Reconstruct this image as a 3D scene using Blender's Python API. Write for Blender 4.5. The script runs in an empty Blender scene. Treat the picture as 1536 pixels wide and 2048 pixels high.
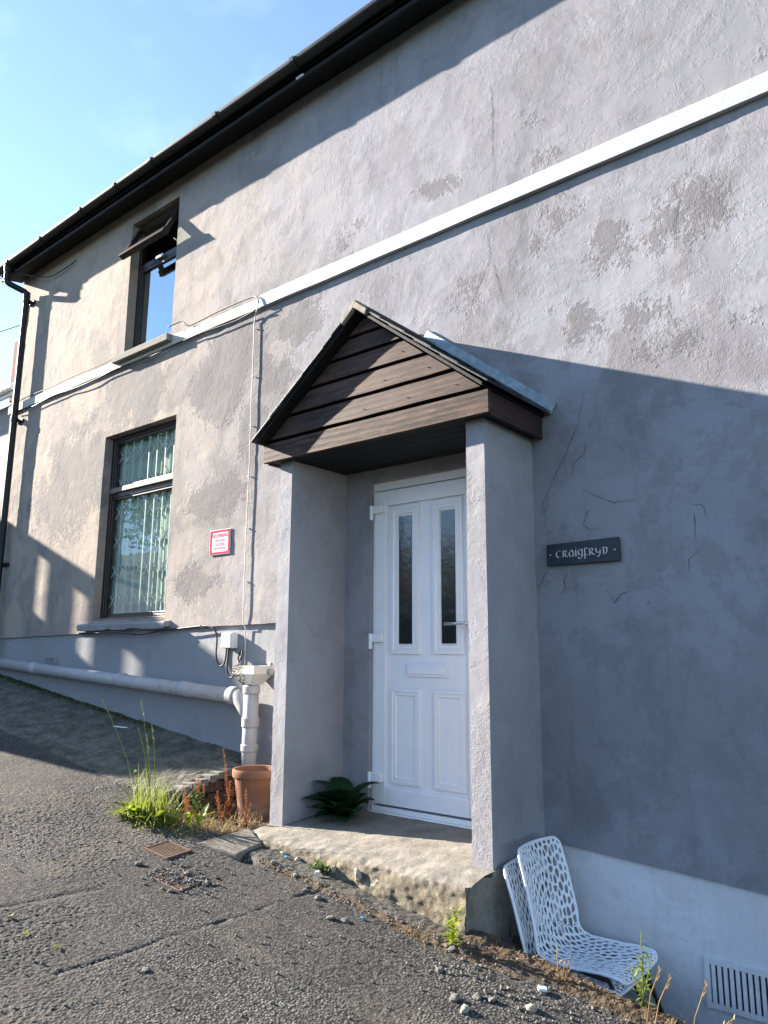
import bpy, bmesh, math, random
import numpy as np
from mathutils import Vector, Matrix, noise, Euler

random.seed(7); rng = np.random.default_rng(7)
scene = bpy.context.scene
COL = scene.collection

# ------------------------------------------------------------------ camera
cam_d = bpy.data.cameras.new('camera'); cam = bpy.data.objects.new('camera', cam_d); COL.objects.link(cam)
cam_d.sensor_fit = 'VERTICAL'; cam_d.sensor_height = 36.0; cam_d.sensor_width = 27.0
cam_d.lens = 1493.29 / 2048 * 36; cam_d.clip_start = 0.05; cam_d.clip_end = 2000
RM = [[0.773783, 0.115129, 0.622901], [0.633433, -0.148036, -0.759505], [0.004771, 0.982258, -0.187474]]
CP = (3.21822, -3.82333, 0.94337)
cam.matrix_world = Matrix([RM[i] + [CP[i]] for i in range(3)] + [[0, 0, 0, 1]])
scene.camera = cam

# ------------------------------------------------------------------ sky, sun, exposure
KX, KZ = 4.1, 1.73
sun_dir = Vector((-KX, -1.0, KZ)).normalized()          # towards the sun
elev = math.asin(sun_dir.z); rot = math.atan2(sun_dir.x, sun_dir.y)
world = bpy.data.worlds.new('World'); scene.world = world; world.use_nodes = True
wn = world.node_tree.nodes; wl = world.node_tree.links; wn.clear()
wo = wn.new('ShaderNodeOutputWorld'); bg = wn.new('ShaderNodeBackground'); sky = wn.new('ShaderNodeTexSky')
sky.sky_type = 'NISHITA'; sky.sun_disc = False; sky.sun_elevation = elev; sky.sun_rotation = rot
sky.air_density = 0.78; sky.dust_density = 0.0; sky.ozone_density = 1.2; sky.altitude = 100
bg.inputs[1].default_value = 0.088
# thin cirrus streaks, all over the sky
tc = wn.new('ShaderNodeTexCoord'); mp = wn.new('ShaderNodeMapping'); mp.inputs['Scale'].default_value = (3.0, 5.0, 9.0)
cn = wn.new('ShaderNodeTexNoise'); cn.inputs['Scale'].default_value = 1.1; cn.inputs['Detail'].default_value = 5; cn.inputs['Roughness'].default_value = 0.55
cr = wn.new('ShaderNodeMapRange'); cr.inputs[1].default_value = 0.52; cr.inputs[2].default_value = 0.85; cr.inputs[3].default_value = 0; cr.inputs[4].default_value = 0.16
cm = wn.new('ShaderNodeMixRGB'); cm.inputs[2].default_value = (5.2, 5.6, 6.2, 1)
wl.new(tc.outputs['Generated'], mp.inputs['Vector']); wl.new(mp.outputs[0], cn.inputs['Vector']); wl.new(cn.outputs[0], cr.inputs[0])
wl.new(cr.outputs[0], cm.inputs[0]); wl.new(sky.outputs[0], cm.inputs[1]); wl.new(cm.outputs[0], bg.inputs[0]); wl.new(bg.outputs[0], wo.inputs[0])
sd = bpy.data.lights.new('sun', 'SUN'); sun = bpy.data.objects.new('sun', sd); COL.objects.link(sun)
sd.energy = 5.0; sd.angle = math.radians(0.55); sd.color = (1.0, 0.905, 0.79)
sun.rotation_euler = sun_dir.to_track_quat('Z', 'Y').to_euler(); sun.location = (-20, -5, 12)
scene.view_settings.view_transform = 'Standard'; scene.view_settings.look = 'None'
scene.view_settings.gamma = 1; scene.view_settings.use_curve_mapping = False
scene.view_settings.exposure = 2.4
scene.render.engine = 'CYCLES'
scene.cycles.use_denoising = True
scene.cycles.max_bounces = 5; scene.cycles.diffuse_bounces = 2; scene.cycles.glossy_bounces = 3; scene.cycles.transparent_max_bounces = 8
scene.cycles.caustics_reflective = False; scene.cycles.caustics_refractive = False

# ------------------------------------------------------------------ helpers
def tag(o, label=None, cat=None, group=None, kind=None):
    if label: o['label'] = label
    if cat: o['category'] = cat
    if group: o['group'] = group
    if kind: o['kind'] = kind
    return o

def empty(name, loc, label, cat, group=None, rot=None):
    o = bpy.data.objects.new(name, None); COL.objects.link(o); o.location = loc; o.empty_display_size = 0.1
    if rot: o.rotation_euler = rot
    return tag(o, label, cat, group)

def adopt(o, parent):
    """child keeps world coordinates under an unrotated parent"""
    o.parent = parent
    off = Vector((0, 0, 0)); p = parent
    while p: off += p.location; p = p.parent
    o.matrix_parent_inverse = Matrix.Translation(-Vector(parent.location)) if parent.parent is None else Matrix.Identity(4)
    return o

def link(name, me, mat, parent=None, local=False, smooth=False, bevel=0, subsurf=0):
    o = bpy.data.objects.new(name, me); COL.objects.link(o)
    if mat is not None and len(me.materials) == 0: me.materials.append(mat)
    if smooth: me.polygons.foreach_set('use_smooth', [True] * len(me.polygons))
    if bevel:
        m = o.modifiers.new('bevel', 'BEVEL'); m.width = bevel; m.segments = 2; m.limit_method = 'ANGLE'; m.angle_limit = math.radians(50)
    if subsurf:
        m = o.modifiers.new('sub', 'SUBSURF'); m.levels = subsurf; m.render_levels = subsurf
    if parent is not None:
        if local: o.parent = parent
        else: adopt(o, parent)
    return o

class MB:
    def sheet(s, x0, x1, y, z0, z1, M=None):
        V = [(x0, y, z0), (x1, y, z0), (x1, y, z1), (x0, y, z1)]
        return s.add([M @ Vector(p) for p in V] if M is not None else V, [(0, 1, 2, 3)])
    def __init__(s): s.v = []; s.f = []
    def add(s, V, F):
        b = len(s.v); s.v += [tuple(p) for p in V]; s.f += [tuple(i + b for i in f) for f in F]; return s
    def box(s, x0, x1, y0, y1, z0, z1, M=None):
        V = [(x0, y0, z0), (x1, y0, z0), (x1, y1, z0), (x0, y1, z0), (x0, y0, z1), (x1, y0, z1), (x1, y1, z1), (x0, y1, z1)]
        if M is not None: V = [M @ Vector(p) for p in V]
        return s.add(V, [(0, 3, 2, 1), (4, 5, 6, 7), (0, 1, 5, 4), (1, 2, 6, 5), (2, 3, 7, 6), (3, 0, 4, 7)])
    def hexa(s, P): return s.add(P, [(0, 3, 2, 1), (4, 5, 6, 7), (0, 1, 5, 4), (1, 2, 6, 5), (2, 3, 7, 6), (3, 0, 4, 7)])
    def prism(s, poly, y0, y1):       # poly in (x,z), extruded along y
        n = len(poly); V = [(x, y0, z) for x, z in poly] + [(x, y1, z) for x, z in poly]
        F = [tuple(range(n)), tuple(range(2 * n - 1, n - 1, -1))] + [(i + n, (i + 1) % n + n, (i + 1) % n, i) for i in range(n)]
        return s.add(V, F)
    def tube(s, path, r, seg=8, caps=True):
        P = [Vector(p) for p in path]; n = len(P); rs = r if isinstance(r, (list, tuple)) else [r] * n
        V = []; F = []; up = None
        for i in range(n):
            t = (P[min(i + 1, n - 1)] - P[max(i - 1, 0)])
            t = t.normalized() if t.length > 1e-9 else Vector((0, 0, 1))
            if up is None: up = t.orthogonal().normalized()
            up = (up - t * up.dot(t)); up = up.normalized() if up.length > 1e-6 else t.orthogonal().normalized()
            w = t.cross(up)
            for k in range(seg):
                a = 2 * math.pi * k / seg; V.append(P[i] + (up * math.cos(a) + w * math.sin(a)) * rs[i])
        for i in range(n - 1):
            for k in range(seg): F.append((i * seg + k, i * seg + (k + 1) % seg, (i + 1) * seg + (k + 1) % seg, (i + 1) * seg + k))
        if caps: F.append(tuple(range(seg - 1, -1, -1))); F.append(tuple(range((n - 1) * seg, n * seg)))
        return s.add(V, F)
    def lathe(s, prof, c, seg=32):
        n = len(prof); V = []; F = []
        for r, z in prof:
            for k in range(seg): a = 2 * math.pi * k / seg; V.append((c[0] + r * math.cos(a), c[1] + r * math.sin(a), c[2] + z))
        for i in range(n - 1):
            for k in range(seg): F.append((i * seg + k, i * seg + (k + 1) % seg, (i + 1) * seg + (k + 1) % seg, (i + 1) * seg + k))
        return s.add(V, F)
    def mesh(s, name='m'):
        me = bpy.data.meshes.new(name); me.from_pydata(s.v, [], s.f); me.update(); return me
    def obj(s, name, mat, parent=None, **k): return link(name, s.mesh(name), mat, parent, **k)

def recalc(me):
    bm = bmesh.new(); bm.from_mesh(me); bmesh.ops.remove_doubles(bm, verts=bm.verts, dist=1e-5)
    bmesh.ops.recalc_face_normals(bm, faces=bm.faces); bm.to_mesh(me); bm.free(); return me

def grid_mesh(name, V, nu, nv, keep=None):
    """V: (nu*nv,3) array, index i*nv+j"""
    i, j = np.meshgrid(np.arange(nu - 1), np.arange(nv - 1), indexing='ij')
    q = np.stack([i * nv + j, (i + 1) * nv + j, (i + 1) * nv + j + 1, i * nv + j + 1], -1).reshape(-1, 4)
    if keep is not None: q = q[keep.reshape(-1)]
    return quads_mesh(name, V, q)

def quads_mesh(name, V, q):
    me = bpy.data.meshes.new(name); V = np.asarray(V, dtype=np.float32); q = np.asarray(q, dtype=np.int32)
    me.vertices.add(len(V)); me.vertices.foreach_set('co', V.ravel())
    me.loops.add(q.size); me.loops.foreach_set('vertex_index', q.ravel())
    me.polygons.add(len(q)); me.polygons.foreach_set('loop_start', np.arange(len(q), dtype=np.int32) * 4)
    me.polygons.foreach_set('loop_total', np.full(len(q), 4, dtype=np.int32))
    me.update(calc_edges=True); me.validate(); return me

# numpy value noise
_T = rng.random((256, 256)).astype(np.float32)
def vnoise(x, y):
    xi = np.floor(x).astype(int); yi = np.floor(y).astype(int); fx = x - xi; fy = y - yi
    fx = fx * fx * (3 - 2 * fx); fy = fy * fy * (3 - 2 * fy)
    a = _T[xi & 255, yi & 255]; b = _T[(xi + 1) & 255, yi & 255]; c = _T[xi & 255, (yi + 1) & 255]; d = _T[(xi + 1) & 255, (yi + 1) & 255]
    return (a * (1 - fx) + b * fx) * (1 - fy) + (c * (1 - fx) + d * fx) * fy
def fbm(x, y, o=4, g=0.5):
    s = 0; a = 1; t = 0
    for k in range(o): s = s + a * vnoise(x * 2 ** k + 17.3 * k, y * 2 ** k + 9.1 * k); t += a; a *= g
    return s / t
def sstep(a, b, x): t = np.clip((x - a) / (b - a), 0, 1); return t * t * (3 - 2 * t)

# ------------------------------------------------------------------ materials
class NT:
    def __init__(s, name):
        s.m = bpy.data.materials.new(name); s.m.use_nodes = True; s.t = s.m.node_tree; s.t.nodes.clear()
        s.out = s.n('ShaderNodeOutputMaterial'); s.tc = s.n('ShaderNodeTexCoord')
    def n(s, ty, **k):
        nd = s.t.nodes.new(ty)
        for a, b in k.items(): setattr(nd, a, b)
        return nd
    def l(s, a, b): s.t.links.new(a, b)
    def put(s, sock, v):
        if hasattr(v, 'is_output') or hasattr(v, 'links'): s.l(v, sock)
        else: sock.default_value = v
    def map(s, scale=(1, 1, 1), rot=(0, 0, 0), loc=(0, 0, 0)):
        m = s.n('ShaderNodeMapping'); m.inputs['Scale'].default_value = scale; m.inputs['Rotation'].default_value = rot; m.inputs['Location'].default_value = loc
        s.l(s.tc.outputs['Object'], m.inputs['Vector']); return m.outputs[0]
    def noise(s, scale, detail=4, rough=0.55, vec=None, dist=0.0):
        n = s.n('ShaderNodeTexNoise'); n.inputs['Scale'].default_value = scale; n.inputs['Detail'].default_value = detail
        n.inputs['Roughness'].default_value = rough; n.inputs['Distortion'].default_value = dist
        s.l(vec if vec is not None else s.tc.outputs['Object'], n.inputs['Vector']); return n.outputs[0]
    def voro(s, scale, feature='F1', vec=None, out='Distance', rnd=1.0):
        n = s.n('ShaderNodeTexVoronoi', feature=feature); n.inputs['Scale'].default_value = scale; n.inputs['Randomness'].default_value = rnd
        s.l(vec if vec is not None else s.tc.outputs['Object'], n.inputs['Vector']); return n.outputs[out]
    def rng(s, v, a, b, c=0.0, d=1.0, smooth=False):
        m = s.n('ShaderNodeMapRange'); m.interpolation_type = 'SMOOTHSTEP' if smooth else 'LINEAR'
        s.put(m.inputs[0], v); m.inputs[1].default_value = a; m.inputs[2].default_value = b; m.inputs[3].default_value = c; m.inputs[4].default_value = d
        return m.outputs[0]
    def math(s, op, a, b=0.0):
        m = s.n('ShaderNodeMath', operation=op); s.put(m.inputs[0], a); s.put(m.inputs[1], b); return m.outputs[0]
    def mix(s, f, a, b, mode='MIX'):
        m = s.n('ShaderNodeMixRGB', blend_type=mode); s.put(m.inputs[0], f)
        s.put(m.inputs[1], a if not isinstance(a, tuple) else (*a, 1)); s.put(m.inputs[2], b if not isinstance(b, tuple) else (*b, 1)); return m.outputs[0]
    def xyz(s):
        n = s.n('ShaderNodeSeparateXYZ'); s.l(s.tc.outputs['Object'], n.inputs[0]); return n.outputs
    def attr(s, name):
        n = s.n('ShaderNodeAttribute', attribute_name=name); return n.outputs['Fac']
    def rand(s): return s.n('ShaderNodeObjectInfo').outputs['Random']
    def bump(s, h, dist, strength=1.0, normal=None):
        b = s.n('ShaderNodeBump'); b.inputs['Distance'].default_value = dist; b.inputs['Strength'].default_value = strength
        s.put(b.inputs['Height'], h)
        if normal is not None: s.l(normal, b.inputs['Normal'])
        return b.outputs[0]
    def bsdf(s, col, rough=0.8, normal=None, spec=0.3, metal=0.0, trans=None):
        p = s.n('ShaderNodeBsdfPrincipled'); s.put(p.inputs['Base Color'], (*col, 1) if isinstance(col, tuple) else col)
        s.put(p.inputs['Roughness'], rough); p.inputs['Specular IOR Level'].default_value = spec; p.inputs['Metallic'].default_value = metal
        if normal is not None: s.l(normal, p.inputs['Normal'])
        sh = p.outputs[0]
        if trans is not None:
            tr = s.n('ShaderNodeBsdfTranslucent'); s.put(tr.inputs[0], (*trans, 1) if isinstance(trans, tuple) else trans)
            mx = s.n('ShaderNodeMixShader'); mx.inputs[0].default_value = 0.4; s.l(sh, mx.inputs[1]); s.l(tr.outputs[0], mx.inputs[2]); sh = mx.outputs[0]
        s.l(sh, s.out.inputs[0]); return s.m

def simple(name, col, rough=0.7, var=0.15, nscale=6.0, bump=0.0, bscale=60.0, spec=0.3, metal=0.0, dirt=None, dirt_amt=0.5):
    t = NT(name); n = t.noise(nscale, 5, 0.6)
    dark = tuple(c * (1 - var) for c in col); lite = tuple(min(1, c * (1 + var)) for c in col)
    c = t.mix(t.rng(n, 0.3, 0.7), dark, lite)
    if dirt: c = t.mix(t.rng(t.noise(nscale * 2.3, 6, 0.7), 0.52, 0.72, 0, dirt_amt), c, dirt)
    nm = t.bump(t.noise(bscale, 4, 0.6), bump) if bump else None
    return t.bsdf(c, rough, nm, spec, metal)

def render_wall(name, base, dirtc, patch_amt=1.0, rough_amt=1.0, flare_tint=None):
    t = NT(name); X, Y, Z = t.xyz()
    # worn blotches with ragged outlines, most on the middle storey band and to the left
    zone = t.math('ADD', t.rng(Z, 1.2, 2.6, -0.12, 0.01), t.rng(Z, 3.75, 4.1, 0.0, -0.085))
    zone = t.math('ADD', zone, t.rng(X, 1.0, -1.5, -0.02, 0.02)) if flare_tint else t.math('ADD', zone, 0.0)
    n1 = t.noise(1.15, 6, 0.66, dist=0.35); n2 = t.noise(3.1, 7, 0.74, dist=0.12)
    wear = t.attr('wear')
    m1 = t.rng(t.math('ADD', n1, zone), 0.49, 0.58, 0, 1, True)
    n3 = t.noise(0.62, 6, 0.74, dist=0.3); m4 = t.rng(n3, 0.44, 0.56, 0, 1, True); m5 = t.rng(t.noise(1.9, 6, 0.74, dist=0.3), 0.51, 0.58, 0, 1, True)
    strk = t.noise(3.0, 4, 0.6, vec=t.map((4.5, 1, 0.55))); m3 = t.rng(strk, 0.5, 0.75, 0, 1, True)
    fine = t.noise(38, 4, 0.7); pit = t.noise(120, 3, 0.6); mid = t.noise(11, 5, 0.62)
    m2 = t.rng(t.math('ADD', t.math('ADD', t.math('MULTIPLY', n2, 1.5), wear), t.math('MULTIPLY', fine, 0.5)), 1.26, 1.40, 0, 1, True)
    c = t.mix(t.rng(n1, 0.3, 0.6), tuple(v * 1.06 for v in base), tuple(v * 0.97 for v in base))
    if flare_tint: c = t.mix(t.rng(t.math('ADD', X, t.rng(n2, 0.3, 0.7, -0.8, 0.8)), 0.2, -3.6, 0.0, 0.9, True), c, flare_tint)  # warm sun flare painted into the colour towards the left end
    c = t.mix(t.math('MULTIPLY', m4, 0.30 * patch_amt), c, dirtc); c = t.mix(t.math('MULTIPLY', m5, 0.30 * patch_amt), c, dirtc)
    c = t.mix(t.math('MULTIPLY', m1, 0.46 * patch_amt), c, dirtc)
    c = t.mix(t.math('MULTIPLY', m2, 0.66 * patch_amt), c, tuple(v * 0.85 for v in dirtc))
    c = t.mix(t.math('MULTIPLY', m3, 0.28 * patch_amt), c, dirtc)
    c = t.mix(t.rng(fine, 0.45, 0.75, 0.0, 0.30), c, tuple(v * 0.68 for v in base))
    c = t.mix(t.rng(pit, 0.66, 0.76, 0, 0.35), c, tuple(v * 0.45 for v in dirtc))
    # relief: pitted bare render in places, flaked paint edges, trowel ripples
    rz = t.math('ADD', t.rng(n1, 0.48, 0.58, 0.20, 0.7, True), t.math('MULTIPLY', m2, 0.5))
    plates = t.rng(n2, 0.50, 0.52, 0, 1)
    h = t.math('MULTIPLY', t.math('ADD', pit, fine), t.math('MULTIPLY', rz, 0.0022 * rough_amt))
    h = t.math('ADD', h, t.math('MULTIPLY', plates, 0.0008)); h = t.math('ADD', h, t.math('MULTIPLY', mid, 0.0019))
    return t.bsdf(c, 0.88, t.bump(h, 1.0, 1.0), 0.2)

M = {}
M['wall'] = render_wall('painted_render', (0.276, 0.272, 0.293), (0.145, 0.138, 0.137), flare_tint=(0.355, 0.288, 0.222))
M['plinth'] = render_wall('painted_plinth', (0.29, 0.29, 0.30), (0.19, 0.19, 0.18), 0.5, 0.5)
M['plinth_white'] = render_wall('white_plinth', (0.70, 0.69, 0.70), (0.42, 0.40, 0.36), 0.8, 0.6)
M['pillar'] = render_wall('pillar_render', (0.30, 0.293, 0.31), (0.205, 0.195, 0.19), 0.9, 1.3)
M['band'] = simple('white_band_paint', (0.43, 0.43, 0.44), 0.7, 0.05, 4, 0.0015, 60, dirt=(0.36, 0.345, 0.33), dirt_amt=0.45)
M['band_old'] = simple('weathered_band_paint', (0.46, 0.42, 0.37), 0.8, 0.1, 5, 0.002, 50, dirt=(0.36, 0.33, 0.29), dirt_amt=0.6)
M['black_plastic'] = simple('black_plastic', (0.010, 0.011, 0.012), 0.55, 0.3, 5, 0.0004, 90, 0.3, dirt=(0.018, 0.020, 0.019), dirt_amt=0.5)
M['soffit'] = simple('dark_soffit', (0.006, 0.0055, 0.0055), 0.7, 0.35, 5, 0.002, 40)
M['slate'] = simple('slate', (0.028, 0.031, 0.036), 0.55, 0.35, 9, 0.002, 50, dirt=(0.06, 0.056, 0.048), dirt_amt=0.6)
M['mortar'] = simple('mortar', (0.30, 0.27, 0.22), 0.95, 0.3, 30, 0.004, 90, dirt=(0.16, 0.14, 0.12))
M['lead'] = simple('lead', (0.24, 0.29, 0.31), 0.5, 0.3, 14, 0.002, 40, 0.5, 0.35, dirt=(0.46, 0.50, 0.50), dirt_amt=0.55)
M['concrete'] = simple('concrete_sill', (0.22, 0.205, 0.18), 0.93, 0.25, 12, 0.003, 110, dirt=(0.16, 0.145, 0.12), dirt_amt=0.55)
M['sill_paint'] = simple('painted_sill', (0.27, 0.265, 0.27), 0.9, 0.2, 9, 0.003, 80, dirt=(0.2, 0.18, 0.16), dirt_amt=0.6)
M['frame'] = simple('dark_brown_frame', (0.016, 0.010, 0.008), 0.35, 0.25, 7, 0.0003, 60, 0.5)
M['frame_wood'] = simple('worn_wood_transom', (0.20, 0.15, 0.115), 0.6, 0.3, 9, 0.001, 60)
M['upvc'] = simple('white_upvc', (0.78, 0.78, 0.79), 0.33, 0.025, 3, 0, 50, 0.5, dirt=(0.55, 0.53, 0.5), dirt_amt=0.18)
M['white_plastic'] = simple('white_plastic_shell', (0.80, 0.80, 0.81), 0.38, 0.03, 4, 0, 50, 0.5, dirt=(0.6, 0.57, 0.5), dirt_amt=0.25)
M['pipe'] = simple('painted_pipe', (0.36, 0.352, 0.348), 0.5, 0.08, 5, 0.0008, 40, 0.4, dirt=(0.20, 0.185, 0.16), dirt_amt=0.55)
M['grey_box'] = simple('pale_grey_plastic', (0.60, 0.62, 0.63), 0.5, 0.05)
M['cable_black'] = simple('black_cable', (0.02, 0.022, 0.026), 0.5, 0.2)
M['cable_paint'] = simple('painted_cable', (0.55, 0.52, 0.49), 0.7, 0.15)
M['cable_grey'] = simple('grey_cable', (0.16, 0.15, 0.14), 0.7, 0.2)
M['steel'] = simple('satin_steel', (0.62, 0.62, 0.63), 0.28, 0.05, 5, 0, 50, 0.5, 0.9)
M['black_metal'] = simple('black_metal', (0.014, 0.014, 0.015), 0.4, 0.2, 8, 0, 50, 0.5)
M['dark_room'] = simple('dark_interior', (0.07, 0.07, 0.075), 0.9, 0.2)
M['curtain'] = simple('pale_curtain', (0.42, 0.44, 0.40), 0.9, 0.1, 3, 0.001, 120)
M['lattice'] = simple('cream_lattice', (0.55, 0.56, 0.52), 0.5, 0.1)
M['slate_sign'] = simple('slate_name_plate', (0.022, 0.028, 0.038), 0.45, 0.25, 12, 0.0006, 90, 0.4)
M['sign_ink'] = simple('cream_lettering', (0.62, 0.60, 0.58), 0.7, 0.12, 60)
M['sign_white'] = simple('sign_white', (0.50, 0.49, 0.52), 0.9, 0.03)
M['sign_red'] = simple('sign_red', (0.44, 0.045, 0.07), 0.9, 0.12, 20, spec=0.05)
M['sign_red_faded'] = simple('sign_faded_red', (0.42, 0.09, 0.09), 0.9, 0.12, 20)
M['crack'] = simple('crack_shadow', (0.085, 0.082, 0.085), 1.0, 0.2)
M['soil'] = simple('soil', (0.075, 0.052, 0.036), 1.0, 0.4, 30, 0.01, 60, 0.1)
M['rust'] = simple('rusty_iron', (0.13, 0.080, 0.058), 0.75, 0.3, 25, 0.002, 80, 0.3, 0.2, dirt=(0.06, 0.05, 0.042))
M['brick'] = simple('red_brick', (0.085, 0.055, 0.042), 0.95, 0.3, 20, 0.004, 90, dirt=(0.12, 0.09, 0.07))
M['sett'] = simple('grey_sett', (0.15, 0.14, 0.125), 0.95, 0.3, 20, 0.004, 90, dirt=(0.12, 0.10, 0.08))
M['rock'] = simple('stone_chip', (0.17, 0.158, 0.14), 0.95, 0.35, 30, 0.003, 110, 0.2)
M['rock_pale'] = simple('pale_stone', (0.36, 0.32, 0.25), 0.95, 0.25, 30, 0.003, 110, 0.2)
M['chimney_brick'] = simple('chimney_brick', (0.20, 0.10, 0.07), 0.95, 0.3, 12)
M['boards'] = simple('tarred_boards', (0.10, 0.075, 0.055), 0.9, 0.3, 6, 0.003, 40)

def wood(name, a, b, axis='x', dark=(0.05, 0.035, 0.028)):
    t = NT(name); sc = (0.55, 5, 5) if axis == 'x' else (5, 0.55, 5)
    off = t.n('ShaderNodeObjectInfo'); cmb = t.n('ShaderNodeCombineXYZ'); mul = t.math('MULTIPLY', off.outputs['Random'], 37.0)
    t.l(mul, cmb.inputs[0]); t.l(mul, cmb.inputs[1]); vadd = t.n('ShaderNodeVectorMath', operation='ADD')
    t.l(t.map(sc), vadd.inputs[0]); t.l(cmb.outputs[0], vadd.inputs[1]); v = vadd.outputs[0]
    g = t.noise(4.2, 6, 0.6, vec=v, dist=1.1); g2 = t.noise(17, 4, 0.65, vec=v, dist=0.4); pat = t.noise(1.3, 4, 0.6)
    w = t.n('ShaderNodeTexWave'); w.inputs['Scale'].default_value = 1.6; w.inputs['Distortion'].default_value = 5.5; w.inputs['Detail'].default_value = 3; w.inputs['Detail Scale'].default_value = 1.2
    w.bands_direction = 'Z'; t.l(v, w.inputs['Vector'])
    c = t.mix(t.rng(g, 0.38, 0.62), tuple(x * 0.75 for x in a), b); c = t.mix(t.rng(w.outputs['Fac'], 0.35, 0.0, 0, 0.55), c, dark)
    c = t.mix(t.rng(g2, 0.46, 0.62, 0, 0.8), c, dark); c = t.mix(t.rng(pat, 0.45, 0.7, 0, 0.5), c, tuple(x * 1.25 for x in b))
    k = t.voro(7.5, vec=t.map((1, 1, 1.6))); c = t.mix(t.rng(k, 0.05, 0.085, 0.75, 0.0), c, dark)
    wp_ = t.noise(2.4, 5, 0.7, vec=t.map((1.0, 1, 2.2))); c = t.mix(t.rng(wp_, 0.50, 0.66, 0, 0.6), c, tuple(x * 0.45 for x in a)); c = t.mix(t.rng(t.noise(1.9, 5, 0.7), 0.55, 0.70, 0, 0.55), c, (b[0] * 1.15, b[1] * 1.25, b[2] * 1.35))
    c = t.mix(t.math('MULTIPLY', off.outputs['Random'], 0.45), c, tuple(x * 0.6 for x in a))
    nm = t.bump(t.math('ADD', g2, t.math('MULTIPLY', w.outputs['Fac'], 0.6)), 0.0018, 1.0)
    return t.bsdf(c, 0.72, nm, 0.3)
M['wood'] = wood('weathered_weatherboard', (0.036, 0.018, 0.012), (0.112, 0.062, 0.041), 'x', (0.014, 0.008, 0.006))
M['wood_dark'] = wood('stained_bargeboard', (0.035, 0.018, 0.018), (0.06, 0.03, 0.028), 'y', (0.015, 0.01, 0.01))

def glass(name, tint=(0.9, 0.95, 0.93), ior=1.9, rough=0.0, gl=(0.95, 0.97, 1.0)):
    t = NT(name); g = t.n('ShaderNodeBsdfGlossy'); g.inputs['Roughness'].default_value = rough; g.inputs['Color'].default_value = (*gl, 1)
    tr = t.n('ShaderNodeBsdfTransparent'); tr.inputs[0].default_value = (*tint, 1)
    lw = t.n('ShaderNodeLayerWeight'); lw.inputs['Blend'].default_value = 0.5; f0 = ((ior - 1) / (ior + 1)) ** 2
    fr = t.math('ADD', t.math('MULTIPLY', t.math('POWER', lw.outputs['Facing'], 5.0), 1 - f0), f0); mx = t.n('ShaderNodeMixShader')
    b = t.bump(t.noise(2.2, 2, 0.5), 0.0012); t.l(b, g.inputs['Normal'])
    t.l(fr, mx.inputs[0]); t.l(tr.outputs[0], mx.inputs[1]); t.l(g.outputs[0], mx.inputs[2]); t.l(mx.outputs[0], t.out.inputs[0]); return t.m
M['glass'] = glass('window_glass', (0.86, 0.95, 0.92), 1.65)
M['glass_sky'] = glass('upper_window_glass', (0.45, 0.5, 0.55), 4.8, 0.0, (0.86, 0.96, 1.0))
def obscure():
    t = NT('obscure_glass'); n = t.noise(55, 4, 0.7); s = t.rng(t.noise(9, 5, 0.7, dist=0.6), 0.54, 0.68, 0, 0.35)
    c = t.mix(s, (0.006, 0.010, 0.011), (0.12, 0.14, 0.15)); return t.bsdf(c, t.rng(n, 0.3, 0.7, 0.05, 0.22), t.bump(t.noise(30, 2, 0.5), 0.0006), 0.8)
M['door_glass'] = obscure()

def leafmat(name, a, b, tr, rough=0.5, spec=0.35):
    t = NT(name); c = t.mix(t.rng(t.math('ADD', t.noise(14, 3, 0.6), t.math('MULTIPLY', t.math('SUBTRACT', t.rand(), 0.5), 0.3)), 0.3, 0.7), a, b)
    return t.bsdf(c, rough, None, spec, 0.0, tr)
M['grass'] = leafmat('grass_blade', (0.11, 0.16, 0.03), (0.23, 0.26, 0.06), (0.30, 0.36, 0.06))
M['leaf_bright'] = leafmat('bright_leaf', (0.12, 0.18, 0.02), (0.26, 0.32, 0.03), (0.36, 0.42, 0.04))
M['leaf_dark'] = leafmat('dark_leaf', (0.012, 0.042, 0.014), (0.022, 0.065, 0.020), (0.02, 0.06, 0.015), 0.5, 0.25)
M['leaf_mid'] = leafmat('mid_leaf', (0.045, 0.09, 0.022), (0.10, 0.16, 0.04), (0.14, 0.22, 0.05))
M['dry'] = leafmat('dry_straw', (0.30, 0.20, 0.09), (0.42, 0.31, 0.15), (0.4, 0.28, 0.12), 0.8, 0.2)
M['rusty'] = leafmat('rusty_weed', (0.20, 0.065, 0.03), (0.38, 0.17, 0.06), (0.42, 0.17, 0.06), 0.8, 0.2)
M['moss'] = simple('moss', (0.055, 0.065, 0.03), 1.0, 0.5, 20, 0.01, 60, 0.1)
M['tree_leaf'] = leafmat('tree_leaf', (0.03, 0.065, 0.018), (0.075, 0.12, 0.03), (0.12, 0.2, 0.04))
M['bark'] = simple('bark', (0.09, 0.07, 0.05), 0.95, 0.3, 12, 0.01, 30)
def terracotta():
    t = NT('terracotta'); X, Y, Z = t.xyz()
    c = t.mix(t.rng(t.noise(9, 5, 0.6), 0.3, 0.7), (0.17, 0.075, 0.042), (0.25, 0.115, 0.062))
    lime = t.math('MULTIPLY', t.rng(t.noise(7, 6, 0.65, vec=t.map((1, 1, 2.5))), 0.40, 0.60, 0, 0.95), t.rng(Z, 0.15, 0.08, 0.15, 1.0))
    c = t.mix(lime, c, (0.28, 0.22, 0.18)); return t.bsdf(c, 0.9, t.bump(t.noise(80, 4, 0.6), 0.002), 0.2)
M['terracotta'] = terracotta()

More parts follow.
